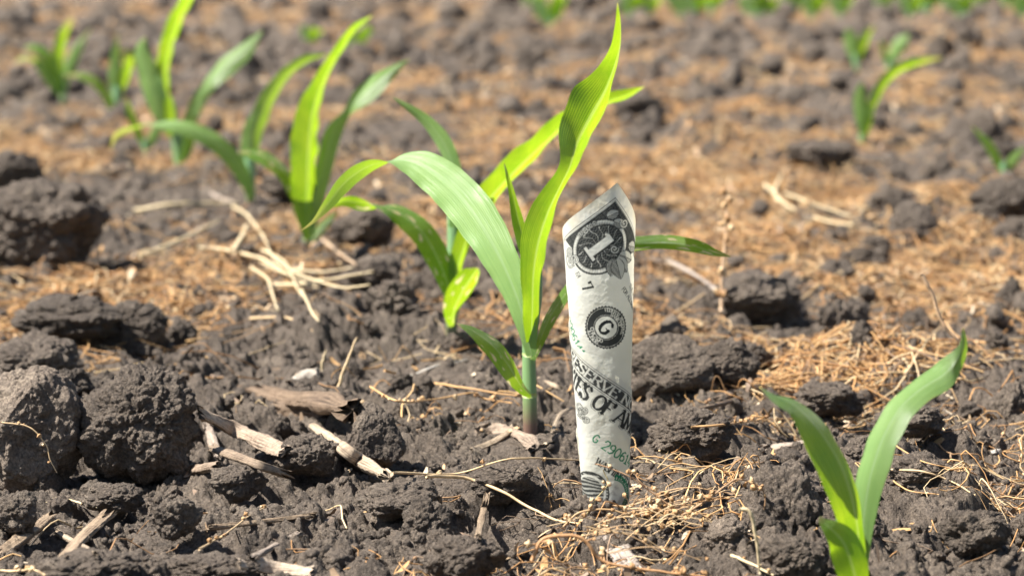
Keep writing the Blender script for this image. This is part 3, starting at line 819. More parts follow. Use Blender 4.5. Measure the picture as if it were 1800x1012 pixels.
straw("twig curling up at the right edge behind the front seedling", [(1620, 482), (1640, 520), (1658, 570), (1690, 610), (1672, 650), (1660, 690)], 7, (0.62, 0.42, 0.26), 3, 35, yb=gy(1660, 700))
straw("straight tan straw under the twig at the right edge", [(1655, 555), (1680, 590), (1720, 600), (1800, 618)], 5, OR, 4, 36)
straw("slanting tan straw meeting the twig at the right edge", [(1590, 660), (1620, 610), (1655, 572)], 5, TAN, 0, 37)
straw("slender pale stem lying from the front seedling to the right", [(1555, 825), (1620, 828), (1670, 845), (1715, 870)], 4, TAN, 0, 38)
straw("orange stem right of the front seedling's leaf", [(1575, 783), (1620, 810), (1670, 822)], 3.5, OR, 0, 39)
straw("curved orange seed stem beside the front seedling's foot", [(1570, 845), (1600, 862), (1650, 868)], 3.5, OR, 0, 40)
straw("dry seed stem lying left of the front seedling's leaf tip", [(1215, 750), (1280, 745), (1340, 738), (1395, 735)], 4, OR, 8, 41, name="dry_seed_stalk", cat="seed stalk", group="dry seed stalks")
straw("crossed pale blade far behind, standing in a v", [(1345, 325), (1370, 350), (1385, 372)], 7, PS, 0, 42, lift=14)
straw("upright pale blade far behind beside the crossed one", [(1358, 345), (1366, 325), (1374, 308)], 7, PS, 0, 43, lift=14)
straw("long pale straw curving far behind the tall seed stalk", [(1365, 350), (1410, 375), (1450, 388), (1500, 395)], 6, PS, 0, 44, lift=14)
straw("thinner pale straw above the long curving one", [(1380, 340), (1430, 358), (1495, 380)], 5, PS, 0, 45, lift=14)
straw("stiff straw slanting up right of the banknote", [(1118, 597), (1180, 555), (1240, 515)], 5, TAN, 0, 46)
straw("bent straw touching the banknote's right edge", [(1108, 535), (1125, 540), (1142, 555)], 6, TAN, 0, 47)
straw("grey-brown straw slanting below the arching leaf", [(560, 415), (590, 440), (625, 465)], 7, (0.5, 0.36, 0.24), 0, 48)
straw("long pale straw lying behind the small lower leaf", [(720, 662), (760, 645), (820, 632)], 4, (0.6, 0.56, 0.5), 0, 49)
straw("tan straw arching over soil left of the second seedling", [(440, 560), (500, 558), (550, 580)], 5, TAN, 0, 50)
straw("pod-strung stem lying over the long thin pale stick", [(350, 965), (400, 935), (440, 905), (468, 890)], 4, TAN, 12, 51, name="dry_seed_stalk", cat="seed stalk", group="dry seed stalks", podpx=10)
straw("thin curl of stem hanging over the pale crusted clod", [(0, 742), (50, 750), (80, 780), (88, 808), (100, 830)], 3, TAN, 5, 52, name="dry_seed_stalk", cat="seed stalk", group="dry seed stalks", yb=gy(60, 850) - 0.004, podpx=8)
straw("knotted straw above the corner stalks", [(80, 885), (100, 875), (130, 880), (170, 892)], 5, PS, 2, 53)
straw("pod stem at the bottom left corner", [(0, 1002), (30, 1003), (55, 1000), (80, 1010)], 5, TAN, 6, 54, name="dry_seed_stalk", cat="seed stalk", group="dry seed stalks", podpx=11)
straw("long orange stem crossing the banknote's left side", [(690, 830), (800, 832), (900, 806), (1020, 808)], 4, TAN, 3, 55, lift=12)
straw("green-brown sprig leaning across the banknote's foot", [(1030, 905), (1045, 880), (1068, 850), (1060, 825)], 3, (0.40, 0.33, 0.16), 5, 56, name="dry_seed_stalk", cat="seed stalk", group="dry seed stalks", yb=gy(1065, 910) - 0.006, podpx=10)
straw("fine stem with pods drooping across the banknote", [(1200, 905), (1150, 868), (1108, 838), (1060, 818), (1045, 815)], 3.4, (0.50, 0.31, 0.18), 6, 57, name="dry_seed_stalk", cat="seed stalk", group="dry seed stalks", yb=gy(1100, 925), podpx=12, twigs=3)
straw("tangled pod stem circling the banknote's foot", [(990, 925), (1020, 900), (1070, 895), (1110, 905), (1150, 895), (1210, 890)], 4, (0.44, 0.29, 0.15), 14, 58, name="dry_seed_stalk", cat="seed stalk", group="dry seed stalks", yb=gy(1080, 925), podpx=11, twigs=6)
rr_ = random.Random(5)
for i in range(24):     # the heap of pod-strung stems right of the banknote's foot
    cx, cy = rr_.gauss(1165, 60), rr_.gauss(885, 32)
    if cx < 1112 and cy < 905: cy = rr_.uniform(912, 950)
    a = rr_.uniform(-0.9, 0.5); L = rr_.uniform(30, 85)
    p = [(cx + L * s * math.cos(a) + rr_.gauss(0, 4), cy + L * s * math.sin(a) * 0.6 + rr_.gauss(0, 5) - 8 * (1 - s * s)) for s in (-1, -0.3, 0.3, 1)]
    straw("thin brown pod-strung stem in the heap at the banknote's foot", p, rr_.uniform(1.6, 3.2), (0.50, 0.33, 0.18) if i % 2 else TAN, rr_.randint(1, 4), 100 + i, name="dry_seed_stalk", cat="seed stalk",
          group="pod-strung stems heaped at the banknote's foot", yb=gy(cx, max(cy + 25, 905)), podpx=10, twigs=3)

# ------------------------------------------------------------------ smaller clods and crumbs, kept off the sticks and straws
# medium clods: one mesh per kind, copied
MED = []
for k in range(14):
    V, F = clod_shape(6, 300 + k, (1, 0.95, 0.8), 1.0, 1.5)
    MED.append(mesh_np("field_clod", V, F, M_CLOD if k % 4 else M_CLOD_DARK))
KEEP = []       # places kept clear so that nothing hides what the photo shows
for px, py in (B_BILL, B_MAIN, B_TWO, B_FRONT):
    Y = gy(px, py); p = at(px, py, Y); KEEP.append((p.x, p.y))
def clear(x, y, r, low=False):
    for kx, ky in KEEP:
        if abs(x - kx) < 0.02 + r and -0.09 - r < y - ky < 0.015 + r: return False
    return True
n_med = 0
OA = np.array(OCC)
while n_med < 262:
    Y = 0.98 * (9.0 / 0.98) ** (random.random() ** 1.15)
    X = random.uniform(-0.19, 0.19) * Y
    r = random.choice((0.005, 0.006, 0.008, 0.010, 0.013, 0.019)) * random.uniform(0.8, 1.2) * (1 if Y < 2 else 1 + 0.22 * (Y - 2))
    if not clear(X, Y, r): continue
    if ((OA[:, 0] - X) ** 2 + ((OA[:, 1] - Y) * 0.7) ** 2).min() < (r + 0.007) ** 2: continue
    o = link("field_clod", MED[n_med % 14], label="small dark crumbly clod among many alike on the soil", category="soil clod", group="small soil clods strewn over the field")
    o.location = (X, Y, hz(X, Y) + r * random.uniform(0.1, 0.45))
    o.rotation_euler = (random.uniform(0, 6.28), random.uniform(0, 6.28), random.uniform(0, 6.28))
    o.scale = (r * random.uniform(0.9, 1.25), r, r * random.uniform(0.75, 1))
    n_med += 1

def crumbs(name, n, sub, y0, y1, smin, smax, power=1.0):
    X, Y = scatter(n, y0, y1, power)
    if name == "soil_crumbs":      # soil pressed against the feet of the note and the stems
        for (kx, ky), kr, kn in zip(KEEP, (0.0135, 0.007, 0.006, 0.008), (60, 26, 20, 26)):
            a = rng.uniform(0, 6.28, kn); rr0 = kr * rng.uniform(1.0, 1.9, kn)
            X = np.append(X, kx + rr0 * np.cos(a)); Y = np.append(Y, ky + rr0 * np.sin(a))
        s_extra = len(X) - n; n = len(X)
    if name == "distant_soil_lumps":      # lumps lie where the straw does not
        keep = litter_density(X, Y) < rng.uniform(0.2, 0.85, n)
        X, Y = X[keep], Y[keep]; n = len(X)
    dmin = np.full(n, 9.0)
    for ox, oy in OA: dmin = np.minimum(dmin, (X - ox) ** 2 + ((Y - oy) * 0.8) ** 2)
    ok = dmin > (0.004 + smax * 0.5) ** 2
    X, Y = X[ok], Y[ok]; n = len(X)
    Z = height(X, Y)
    s = smin * (smax / smin) ** (rng.random(n) ** 2) * np.maximum(1, Y / 2.2)
    Rm = rotmats(n); parts = []
    shapes = [clod_shape(sub, 500 + k, (1, 0.9, 0.75), 1.1) for k in range(8)]
    kinds = rng.integers(0, 8, n); base = 0; Vs = []; Fs = []
    for k in range(8):
        idx = np.where(kinds == k)[0]; V, F = shapes[k]
        P = np.einsum('nij,vj->nvi', Rm[idx], V) * s[idx, None, None]
        P += np.stack([X[idx], Y[idx], Z[idx] + s[idx] * 0.35], -1)[:, None]
        Vs.append(P.reshape(-1, 3)); Fs.append((F[None] + (np.arange(len(idx)) * len(V))[:, None, None]).reshape(-1, 3) + base)
        base += len(idx) * len(V)
    link(name, mesh_np(name, np.vstack(Vs), np.vstack(Fs), M_CLOD), kind="stuff", label="loose soil crumbs covering the field")
crumbs("soil_crumbs", 1100, 4, 0.95, 2.2, 0.0026, 0.0085)
crumbs("distant_soil_lumps", 5600, 3, 1.9, 15.0, 0.0028, 0.013, 0.9)
crumbs("soil_rubble", 12000, 2, 0.95, 3.2, 0.0007, 0.0034, 1.2)

# ------------------------------------------------------------------ corn
def leaf(parent, pts, Y, mat=M_LEAF, gutter=0.28, seed=0, tip=0.06, label=None, n=64, wave=0.04, origin=None, turn=0):
    """pts: (px, py, half width px, twist deg, depth offset m)"""
    A = []
    for q in pts:
        px, py, hw, tw, dy = q
        p = at(px, py, Y + dy)
        A.append([*p, hw * mmpx(Y + dy), tw])
    C = catmull(A, n)
    P, W, TW = C[:, :3], np.maximum(C[:, 3], 0.00012), np.radians(C[:, 4] + turn)
    W = W * np.cos(np.radians(C[:, 4])) / np.cos(TW) if turn else W
    T = norm(np.gradient(P, axis=0))
    view = norm(P - np.array([0, 0, H_CAM]))
    S = norm(np.cross(T, view)); N = np.cross(T, S)        # S across (in view), N in depth
    flip = np.sign((N * view).sum(-1))[:, None]; N = N * flip
    Wd = np.cos(TW)[:, None] * S - np.sin(TW)[:, None] * N
    Nn = norm(np.cross(Wd, T))
    m = 15; u = np.linspace(-1, 1, m); v = np.linspace(0, 1, n)
    ln = np.concatenate([[0], np.cumsum(np.linalg.norm(np.diff(P, axis=0), axis=1))])
    edge = 1 + wave * vnoise2(ln * 140 + seed, ln * 0 + 0.5, seed)[:, None] * np.sign(u)[None]
    gt = np.linspace(gutter[0], gutter[1], n) ** 1.0 if isinstance(gutter, tuple) else np.full(n, gutter)
    lift = gt[:, None] * (np.abs(u) ** 1.3)[None] * W[:, None]
    lift = lift + 0.10 * W[:, None] * vnoise2(ln[:, None] * 90 + seed, np.sign(u)[None] * 3 + 0 * ln[:, None], seed + 2) * (u ** 2)[None]
    V = P[:, None] + (W[:, None] * u[None] * edge)[:, :, None] * Wd[:, None] + lift[:, :, None] * Nn[:, None]
    o = np.array(origin)
    uv = np.stack([np.tile(u, n), np.repeat(ln, m)], -1)
    me = mesh_np("leaf", V.reshape(-1, 3) - o, grid_faces(n, m), mat, uv=uv)
    ta = me.attributes.new("tip", 'FLOAT', 'POINT')
    tv = np.clip((np.repeat(v, m) - (1 - tip)) / max(tip, 1e-3), 0, 1) * 0.8
    ta.data.foreach_set("value", tv.astype(np.float32))
    ob = link("leaf", me, parent)
    if label: ob["label"] = label
    return ob

def stem(parent, pts, Y, origin, purple=True, name="stem", collars=None):
    """pts: (px, py, half width px)"""
    A = []
    for q in pts:
        dy = q[3] if len(q) > 3 else 0
        A.append([*at(q[0], q[1], Y + dy), q[2] * mmpx(Y)])
    C = catmull(A, 40)
    V, F = tube(C[:, :3], np.maximum(C[:, 3], 0.0003), 16, 0.85)
    t = np.concatenate([np.repeat(np.linspace(0, 1, 40), 16), [0, 1]])[:, None]
    base = np.array((0.17, 0.10, 0.075)) if purple else np.array((0.16, 0.26, 0.10))
    mid = np.array((0.20, 0.33, 0.13)); top = np.array((0.17, 0.33, 0.17))
    c = np.where(t < 0.25, base + (mid - base) * np.clip((t - 0.10) / 0.15, 0, 1), mid + (top - mid) * (t - 0.25) / 0.75)
    link(name, mesh_mixed(name, V - np.array(origin), F, M_STEM, True, c), parent)
    if collars:
        for (cx, cy, cw) in collars:      # the pale rings where the sheaths end
            q = np.array([list(at(cx - 0.5, cy + 5, Y)), list(at(cx, cy, Y)), list(at(cx + 0.5, cy - 5, Y))])
            Vc, Fc = tube(q, np.array([0.97, 1.10, 0.96]) * cw * mmpx(Y), 16, 0.86)
            link("collar", mesh_mixed("collar", Vc - np.array(origin), Fc, M_STEM, True, np.tile(np.array([0.34, 0.42, 0.16]), (len(Vc), 1))), parent)

def corn(label, base, group="corn seedlings"):
    Y = gy(*base); p = at(base[0], base[1], Y); o = Vector((p.x, p.y, 0))
    return thing("corn_seedling", label, "corn plant", tuple(o), group), Y, (p.x, p.y, 0)

# main plant
g, Y, O = corn("tallest sharp corn seedling, standing left of the rolled banknote", B_MAIN)
stem(g, [(932, 785, 11), (932, 750, 12.5), (931, 690, 12.5), (930, 640, 12), (930, 615, 12), (932, 570, 15), (936, 520, 17), (938, 470, 15), (936, 430, 11), (930, 400, 6, 0.004)], Y, O, collars=[(931, 694, 12.6), (931, 622, 12.4)])
leaf(g, [(934, 625, 9, -10, -0.014), (925, 575, 17, -12, -0.012), (908, 520, 23, -8, -0.006), (880, 455, 31, 0, 0.005), (843, 390, 38, 6, 0.020), (800, 335, 39, 14, 0.035), (752, 296, 34, 25, 0.048), (712, 281, 26, 50, 0.056), (675, 285, 19, 100, 0.058),
         (640, 296, 18, 132, 0.055), (605, 322, 17, 145, 0.048), (575, 360, 11, 150, 0.040), (552, 388, 4, 150, 0.036), (530, 405, 0.6, 150, 0.034)], Y, M_LEAF_PALE, 0.12, 3, 0.10, "long leaf arching over to the left with pale upper side", n=90, wave=0.05, origin=O)
leaf(g, [(934, 600, 9, 20, -0.012), (936, 540, 17, 28, -0.014), (938, 480, 21, 30, -0.014), (947, 425, 28, 32, -0.010), (963, 375, 24, 34, -0.004), (984, 330, 17, 34, 0.0), (1002, 293, 17, 28, 0.004), (1016, 249, 28, 25, 0.010), (1041, 202, 38, 25, 0.016), (1063, 163, 31, 28, 0.018), (1079, 122, 19, 35, 0.018), (1090, 82, 10.5, 45, 0.014), (1091, 40, 5.5, 50, 0.008), (1086, 5, 0.5, 50, 0.002)], Y,
     M_LEAF, (0.08, 0.62), 5, 0.02, "tall leaf rising to the right, glowing yellow-green", n=90, origin=O, turn=24)
leaf(g, [(934, 500, 6, 20, 0.003), (924, 440, 11, 25, 0.003), (912, 390, 12, 28, 0.003), (902, 345, 7, 30, 0.002), (893, 310, 3.5, 30, 0.0), (886, 286, 0.5, 30, 0.0)], Y, M_LEAF, 0.3, 6, 0.04, "narrow young leaf pointing straight up", origin=O)
leaf(g, [(934, 696, 4, 20, -0.010), (915, 676, 11, 25, -0.015), (893, 640, 18, 28, -0.020), (866, 607, 17, 30, -0.024), (833, 582, 10, 30, -0.028), (803, 568, 1, 30, -0.030)], Y, M_LEAF_SPOT, 0.22, 7, 0.05, "small low leaf reaching left", origin=O, turn=24)
leaf(g, [(936, 632, 5, -20, -0.004), (950, 596, 10, -30, 0.0), (968, 555, 13, -35, 0.012), (995, 515, 12, -30, 0.03), (1040, 465, 14, -10, 0.045), (1085, 436, 14, 10, 0.05), (1130, 428, 13, 20, 0.05), (1180, 427, 13, 20, 0.045), (1225, 434, 12, 20, 0.04), (1255, 444, 7, 20, 0.036), (1285, 451, 0.7, 20, 0.032)], Y, M_LEAF_SPOT, 0.25, 8, 0.06, "leaf passing behind the banknote with bleached edge", n=80, origin=O)

# second plant
g, Y, O = corn("second corn seedling just behind the tallest one, with a long leaf rising right", B_TWO)
stem(g, [(793, 635, 8), (793, 612, 9), (794, 570, 10), (796, 500, 12), (799, 440, 13), (800, 380, 14), (800, 330, 13), (798, 300, 10), (794, 275, 5, 0.004)], Y, O)
leaf(g, [(797, 560, 6, 0, -0.006), (790, 510, 15, -10, -0.010), (772, 460, 21, -5, -0.015), (745, 412, 22, 10, -0.02), (705, 376, 20, 35, -0.02), (672, 362, 19, 75, -0.02), (635, 356, 18, 125, -0.018), (602, 354, 10, 140, -0.016), (570, 368, 1, 140, -0.014)], Y, M_LEAF_SPOT, 0.22, 11, 0.04, "lower leaf arching left with bleached spots", n=80, origin=O)
leaf(g, [(799, 400, 10, 0, -0.008), (802, 340, 13, -5, -0.008), (796, 290, 13, -10, -0.004), (776, 245, 14, -15, 0.0), (745, 210, 10, -20, 0.004), (715, 188, 6, -20, 0.006), (690, 171, 0.6, -20, 0.008)], Y, M_LEAF_PALE, 0.25, 12, 0.03, "slim pale leaf leaning up to the left", origin=O)
leaf(g, [(797, 520, 6, 25, -0.010), (806, 465, 15, 30, -0.010), (826, 410, 18, 32, -0.006), (852, 362, 22, 35, 0.0), (892, 316, 24, 38, 0.008), (930, 278, 21, 38, 0.014), (962, 248, 18, 42, 0.018), (1000, 212, 16, 38, 0.022), (1045, 187, 14, 35, 0.024), (1095, 170, 10, 30, 0.022), (1118, 160, 5, 30, 0.02), (1133, 153, 0.6, 30, 0.02)], Y, M_LEAF, 0.28, 13, 0.02, "long leaf passing behind the tall glowing leaf", n=84, origin=O, turn=24)
leaf(g, [(794, 574, 4, 20, -0.012), (798, 548, 15, 25, -0.018), (809, 522, 22, 28, -0.022), (824, 496, 23, 28, -0.024), (835, 479, 15, 28, -0.024), (839, 471, 3, 28, -0.024)], Y, M_LEAF_SPOT, 0.25, 14, 0.02, "short rounded leaf in front of the stem", origin=O, turn=24)

# third
g, Y, O = corn("third corn seedling of the row, softly blurred with a tall curved leaf", (540, 442))
stem(g, [(540, 455, 6), (540, 430, 7), (541, 400, 8), (542, 360, 8), (545, 320, 6)], Y, O)
leaf(g, [(542, 420, 6, 25, -0.01), (540, 370, 18, 28, -0.012), (541, 310, 25, 30, -0.012), (544, 250, 28, 32, -0.008), (551, 195, 23, 34, 0.0), (570, 140, 14, 36, 0.01), (595, 95, 10, 38, 0.016), (622, 55, 8, 40, 0.02), (655, 28, 0.8, 40, 0.024)], Y, M_LEAF, 0.28, 15, 0.03, "tall glowing leaf curving right at its tip", n=70, origin=O, turn=24)
leaf(g, [(544, 415, 6, 0, 0.0), (556, 350, 14, -8, 0.0), (570, 290, 15, -12, 0.004), (586, 232, 15, -15, 0.008), (608, 198, 10, -40, 0.01), (632, 172, 18, -25, 0.012), (662, 147, 17, -15, 0.014), (695, 122, 8, 0, 0.016), (720, 104, 0.8, 0, 0.018)], Y, M_LEAF_PALE, 0.25, 16, 0.03, "pale leaf leaning right", n=70, origin=O)
leaf(g, [(536, 390, 5, 20, -0.006), (524, 345, 12, 25, -0.012), (503, 305, 14, 28, -0.016), (470, 278, 14, 30, -0.02), (440, 268, 10, 30, -0.022), (420, 266, 1.5, 30, -0.024)], Y, M_LEAF_SPOT, 0.25, 17, 0.05, "short yellow-green leaf bending left", origin=O, turn=24)
leaf(g, [(543, 430, 4, 0, 0.004), (562, 405, 8, 0, 0.01), (580, 385, 6, 0, 0.014), (592, 372, 1, 0, 0.016)], Y, M_LEAF, 0.25, 18, origin=O)

# fourth
g, Y, O = corn("fourth corn seedling of the row whose long leaf arches left to the ground", (440, 352))
stem(g, [(440, 365, 7), (440, 345, 8), (440, 310, 9), (438, 275, 8)], Y, O)
leaf(g, [(440, 330, 8, 10, 0.0), (438, 280, 15, 12, 0.0), (445, 235, 18, 20, 0.003), (458, 205, 17, 25, 0.006), (475, 168, 15, 30, 0.01), (505, 128, 11, 35, 0.014), (540, 104, 8, 35, 0.018), (578, 96, 1, 35, 0.02)], Y, M_LEAF_PALE, 0.25, 19, 0.04, n=60, origin=O)
leaf(g, [(442, 352, 5, 0, -0.01), (430, 315, 12, -10, -0.014), (402, 272, 15, 0, -0.02), (362, 240, 15, 10, -0.024), (312, 222, 14, 30, -0.026), (262, 217, 11, 80, -0.026), (225, 226, 9, 120, -0.024), (203, 240, 6, 140, -0.022), (195, 262, 1, 140, -0.02)], Y, M_LEAF_PALE, 0.2, 20, 0.22, "long leaf arching left with a dried yellow tip", n=70, origin=O)

# fifth
g, Y, O = corn("fifth corn seedling of the row, its tallest leaf running out of the photo's top", (315, 302))
stem(g, [(315, 318, 9), (315, 295, 9), (312, 250, 10), (304, 205, 9), (296, 170, 6)], Y, O)
leaf(g, [(300, 235, 8, 0, -0.01), (282, 195, 16, -5, -0.012), (268, 155, 19, -8, -0.012), (256, 118, 16, -10, -0.01), (248, 90, 12, -12, -0.008), (255, 66, 2, -12, -0.006)], Y, M_LEAF_PALE, 0.25, 21, 0.04, origin=O)
leaf(g, [(300, 190, 8, 25, 0.0), (288, 150, 14, 28, 0.0), (293, 105, 14, 32, 0.004), (305, 60, 14, 35, 0.01), (322, 20, 13, 38, 0.016), (345, -20, 10, 40, 0.02), (370, -55, 1, 40, 0.024)], Y, M_LEAF, 0.28, 22, 0.03, origin=O, turn=24)
leaf(g, [(316, 250, 6, 0, 0.0), (332, 215, 11, -5, 0.0), (350, 175, 12, -8, 0.004), (368, 148, 12, -20, 0.006), (395, 120, 17, -15, 0.01), (430, 90, 14, -10, 0.014), (462, 54, 1, -10, 0.018)], Y, M_LEAF_PALE, 0.25, 23, 0.03, origin=O)
leaf(g, [(300, 240, 5, 25, -0.01), (300, 205, 10, 28, -0.014), (298, 180, 8, 30, -0.016), (296, 165, 1, 30, -0.018)], Y, M_LEAF, 0.25, 24, origin=O)
leaf(g, [(315, 298, 4, 0, -0.014), (330, 255, 10, 0, -0.016), (335, 225, 8, 0, -0.018), (340, 205, 1, 0, -0.018)], Y, M_LEAF, 0.25, 25, origin=O)
g, Y, O = corn("low little corn seedling between the fifth and the sixth", (255, 268))
stem(g, [(258, 280, 5), (256, 262, 5), (254, 245, 4)], Y, O)
leaf(g, [(256, 262, 4, 20, 0), (242, 230, 8, 25, 0), (228, 195, 7, 28, 0), (222, 172, 1, 28, 0)], Y, M_LEAF, 0.25, 26, origin=O)
leaf(g, [(258, 262, 4, 0, 0), (270, 240, 9, 0, 0), (280, 222, 6, 0, 0), (286, 205, 1, 0, 0)], Y, M_LEAF_PALE, 0.25, 27, origin=O)

# sixth and seventh
g, Y, O = corn("sixth corn seedling of the row, slim and blurred", (205, 222))
stem(g, [(205, 232, 6), (205, 215, 6), (204, 185, 7), (206, 150, 6)], Y, O)
leaf(g, [(203, 205, 6, 20, -0.01), (190, 172, 9, 25, -0.014), (168, 145, 9, 28, -0.018), (140, 132, 8, 40, -0.02), (112, 134, 1, 50, -0.02)], Y, M_LEAF_SPOT, 0.2, 28, 0.25, origin=O)
leaf(g, [(205, 175, 6, 10, 0), (202, 140, 11, 10, 0), (203, 105, 9, 12, 0.004), (205, 75, 4, 12, 0.006), (206, 58, 1, 12, 0.008)], Y, M_LEAF_PALE, 0.2, 29, 0.2, origin=O)
leaf(g, [(207, 178, 6, 20, 0), (220, 135, 9, 25, 0), (228, 105, 9, 30, -0.006), (222, 90, 7, 60, -0.012), (208, 92, 1, 70, -0.016)], Y, M_LEAF, 0.25, 30, 0.3, origin=O)
g, Y, O = corn("seventh corn seedling, the last distinct one at the far left", (112, 182))
stem(g, [(112, 192, 6), (112, 175, 6), (110, 150, 6), (108, 130, 5)], Y, O)
leaf(g, [(108, 165, 6, 20, -0.01), (100, 130, 11, 25, -0.014), (85, 100, 11, 28, -0.018), (62, 84, 9, 40, -0.02), (40, 84, 1, 40, -0.022)], Y, M_LEAF, 0.25, 31, 0.1, origin=O)
leaf(g, [(106, 165, 6, 0, -0.01), (88, 140, 10, -8, -0.014), (68, 115, 10, -30, -0.018), (45, 104, 8, -120, -0.02), (24, 110, 1, -140, -0.022)], Y, M_LEAF_PALE, 0.25, 32, 0.3, origin=O)
leaf(g, [(110, 140, 6, 25, 0.004), (103, 100, 11, 28, 0.006), (110, 65, 10, 30, 0.008), (120, 45, 7, 32, 0.01), (128, 32, 1, 32, 0.012)], Y, M_LEAF, 0.25, 33, 0.3, origin=O)
leaf(g, [(112, 160, 5, 0, 0), (122, 120, 9, 0, 0.004), (135, 90, 9, 0, 0.008), (150, 65, 4, 0, 0.012), (160, 50, 1, 0, 0.014)], Y, M_LEAF_PALE, 0.25, 34, 0.3, origin=O)

# front right seedling
g, Y, O = corn("front corn seedling at the lower right with two broad leaves in a v", B_FRONT)
stem(g, [(1508, 1080, 14), (1508, 1040, 15), (1508, 1010, 16), (1508, 975, 15), (1508, 940, 10, 0.002)], Y, O)
leaf(g, [(1510, 1040, 12, 15, -0.006), (1512, 985, 17, 20, -0.008), (1508, 930, 21, 25, -0.010), (1498, 875, 27, 28, -0.014), (1482, 825, 30, 30, -0.016), (1460, 784, 30, 30, -0.018), (1430, 743, 26, 32, -0.02), (1398, 713, 17, 34, -0.022), (1366, 696, 9, 45, -0.024), (1337, 680, 1, 50, -0.026)], Y, M_LEAF, 0.26, 41, 0.02, "broad glowing leaf leaning left", n=80, origin=O, turn=34)
leaf(g, [(1512, 1030, 10, 0, 0.0), (1516, 960, 14, -5, 0.002), (1521, 890, 22, -10, 0.004), (1532, 830, 27, -14, 0.006), (1552, 770, 27, -18, 0.010), (1582, 718, 26, -22, 0.014), (1618, 684, 24, -25, 0.018), (1655, 661, 25, -15, 0.02), (1680, 636, 18, 20, 0.022), (1694, 608, 9, 30, 0.022), (1693, 576, 1, 30, 0.022)], Y, M_LEAF_PALE, 0.30, 42, 0.02, "broad pale leaf curving up to the right", n=80, wave=0.08, origin=O)
leaf(g, [(1512, 1050, 16, 10, -0.016), (1500, 1000, 30, 14, -0.020), (1484, 955, 29, 16, -0.022), (1462, 930, 18, 18, -0.024), (1448, 918, 9, 20, -0.024), (1441, 908, 2, 20, -0.024)], Y, M_LEAF, 0.18, 43, 0.08, "short dark leaf in front", origin=O)
leaf(g, [(1502, 1045, 7, 0, 0.004), (1486, 980, 12, 0, 0.006), (1478, 920, 10, 0, 0.008), (1474, 888, 1, 0, 0.01)], Y, M_LEAF_PALE, 0.2, 44, 0.02, origin=O)

# distant seedlings on the right
g, Y, O = corn("blurred corn seedling standing alone behind at the right, one leaf pointing right", (1516, 255))
stem(g, [(1516, 268, 6), (1516, 245, 6), (1517, 215, 6), (1520, 190, 5)], Y, O)
leaf(g, [(1518, 235, 6, 0, -0.006), (1514, 200, 12, 0, -0.01), (1512, 170, 11, 0, -0.012), (1514, 145, 2, 0, -0.014)], Y, M_LEAF_PALE, 0.25, 45, 0.02, origin=O)
leaf(g, [(1520, 225, 5, 25, 0), (1535, 180, 9, 30, 0), (1558, 140, 10, 35, 0.004), (1590, 117, 10, 40, 0.006), (1625, 107, 8, 40, 0.006), (1656, 102, 1, 40, 0.006)], Y, M_LEAF, 0.25, 46, 0.25, origin=O)
leaf(g, [(1519, 240, 4, 20, -0.01), (1526, 215, 7, 20, -0.012), (1532, 195, 5, 20, -0.012), (1535, 182, 1, 20, -0.012)], Y, M_LEAF, 0.25, 47, origin=O)
g, Y, O = corn("blurred little corn seedling behind the lone one, two leaves in a v", (1505, 125))
stem(g, [(1506, 132, 5), (1505, 115, 5), (1504, 95, 4)], Y, O)
leaf(g, [(1505, 110, 5, 0, 0), (1498, 85, 11, 0, 0), (1494, 65, 11, 0, 0), (1490, 50, 2, 0, 0)], Y, M_LEAF_PALE, 0.25, 48, origin=O)
leaf(g, [(1506, 110, 5, 25, 0), (1515, 82, 10, 28, 0), (1525, 60, 8, 30, 0), (1538, 45, 1, 30, 0)], Y, M_LEAF, 0.25, 49, 0.3, origin=O)
g, Y, O = corn("blurred little corn seedling with one leaf leaning right of the v-shaped one", (1563, 128))
stem(g, [(1563, 136, 4), (1563, 120, 4), (1564, 105, 4)], Y, O)
leaf(g, [(1564, 118, 4, 0, 0), (1572, 95, 10, -5, 0), (1584, 75, 11, -8, 0), (1598, 60, 2, -8, 0)], Y, M_LEAF_PALE, 0.25, 50, origin=O)
leaf(g, [(1563, 120, 4, 25, 0), (1556, 98, 6, 25, 0), (1552, 82, 5, 25, 0), (1548, 70, 1, 25, 0)], Y, M_LEAF, 0.25, 51, origin=O)
g, Y, O = corn("blurred dark green corn seedling at the far right edge beside the dark clod", (1765, 308))
stem(g, [(1765, 318, 6), (1765, 300, 6), (1764, 285, 5)], Y, O)
leaf(g, [(1764, 305, 5, 20, 0), (1752, 278, 9, 20, 0), (1735, 250, 8, 20, 0), (1708, 222, 1, 20, 0)], Y, M_LEAF, 0.25, 52, 0.1, origin=O)
leaf(g, [(1766, 305, 5, 0, 0), (1778, 285, 9, 0, 0), (1790, 270, 7, 0, 0), (1802, 258, 1, 0, 0)], Y, M_LEAF, 0.25, 53, origin=O)

def far_seedling(label, px, py, hpx, seed, group):
    r = random.Random(seed)
    g, Y, O = corn(label, (px, py), group)
    stem(g, [(px, py + 4, 0.07 * hpx), (px, py - 0.15 * hpx, 0.07 * hpx), (px, py - 0.35 * hpx, 0.05 * hpx)], Y, O)
    for k in range(r.randint(4, 6)):
        s = r.uniform(0.15, 0.55) * (1 if k % 2 else -1); hh = r.uniform(0.6, 1.0); b = r.uniform(0, 0.3)
        tw = 38 if k % 2 else -5
        leaf(g, [(px, py - 0.15 * hpx, 0.06 * hpx, tw, 0), (px + s * 0.35 * hpx, py - 0.5 * hh * hpx, 0.17 * hpx, tw, 0), (px + s * 0.75 * hpx, py - 0.85 * hh * hpx, 0.15 * hpx, tw, 0), (px + s * 1.1 * hpx, py - (1 - b * 0.6) * hh * hpx, 0.01 * hpx, tw, 0)], Y,
             M_LEAF if k % 2 else M_LEAF_PALE, 0.25, seed * 7 + k, 0.05, n=16, origin=O)
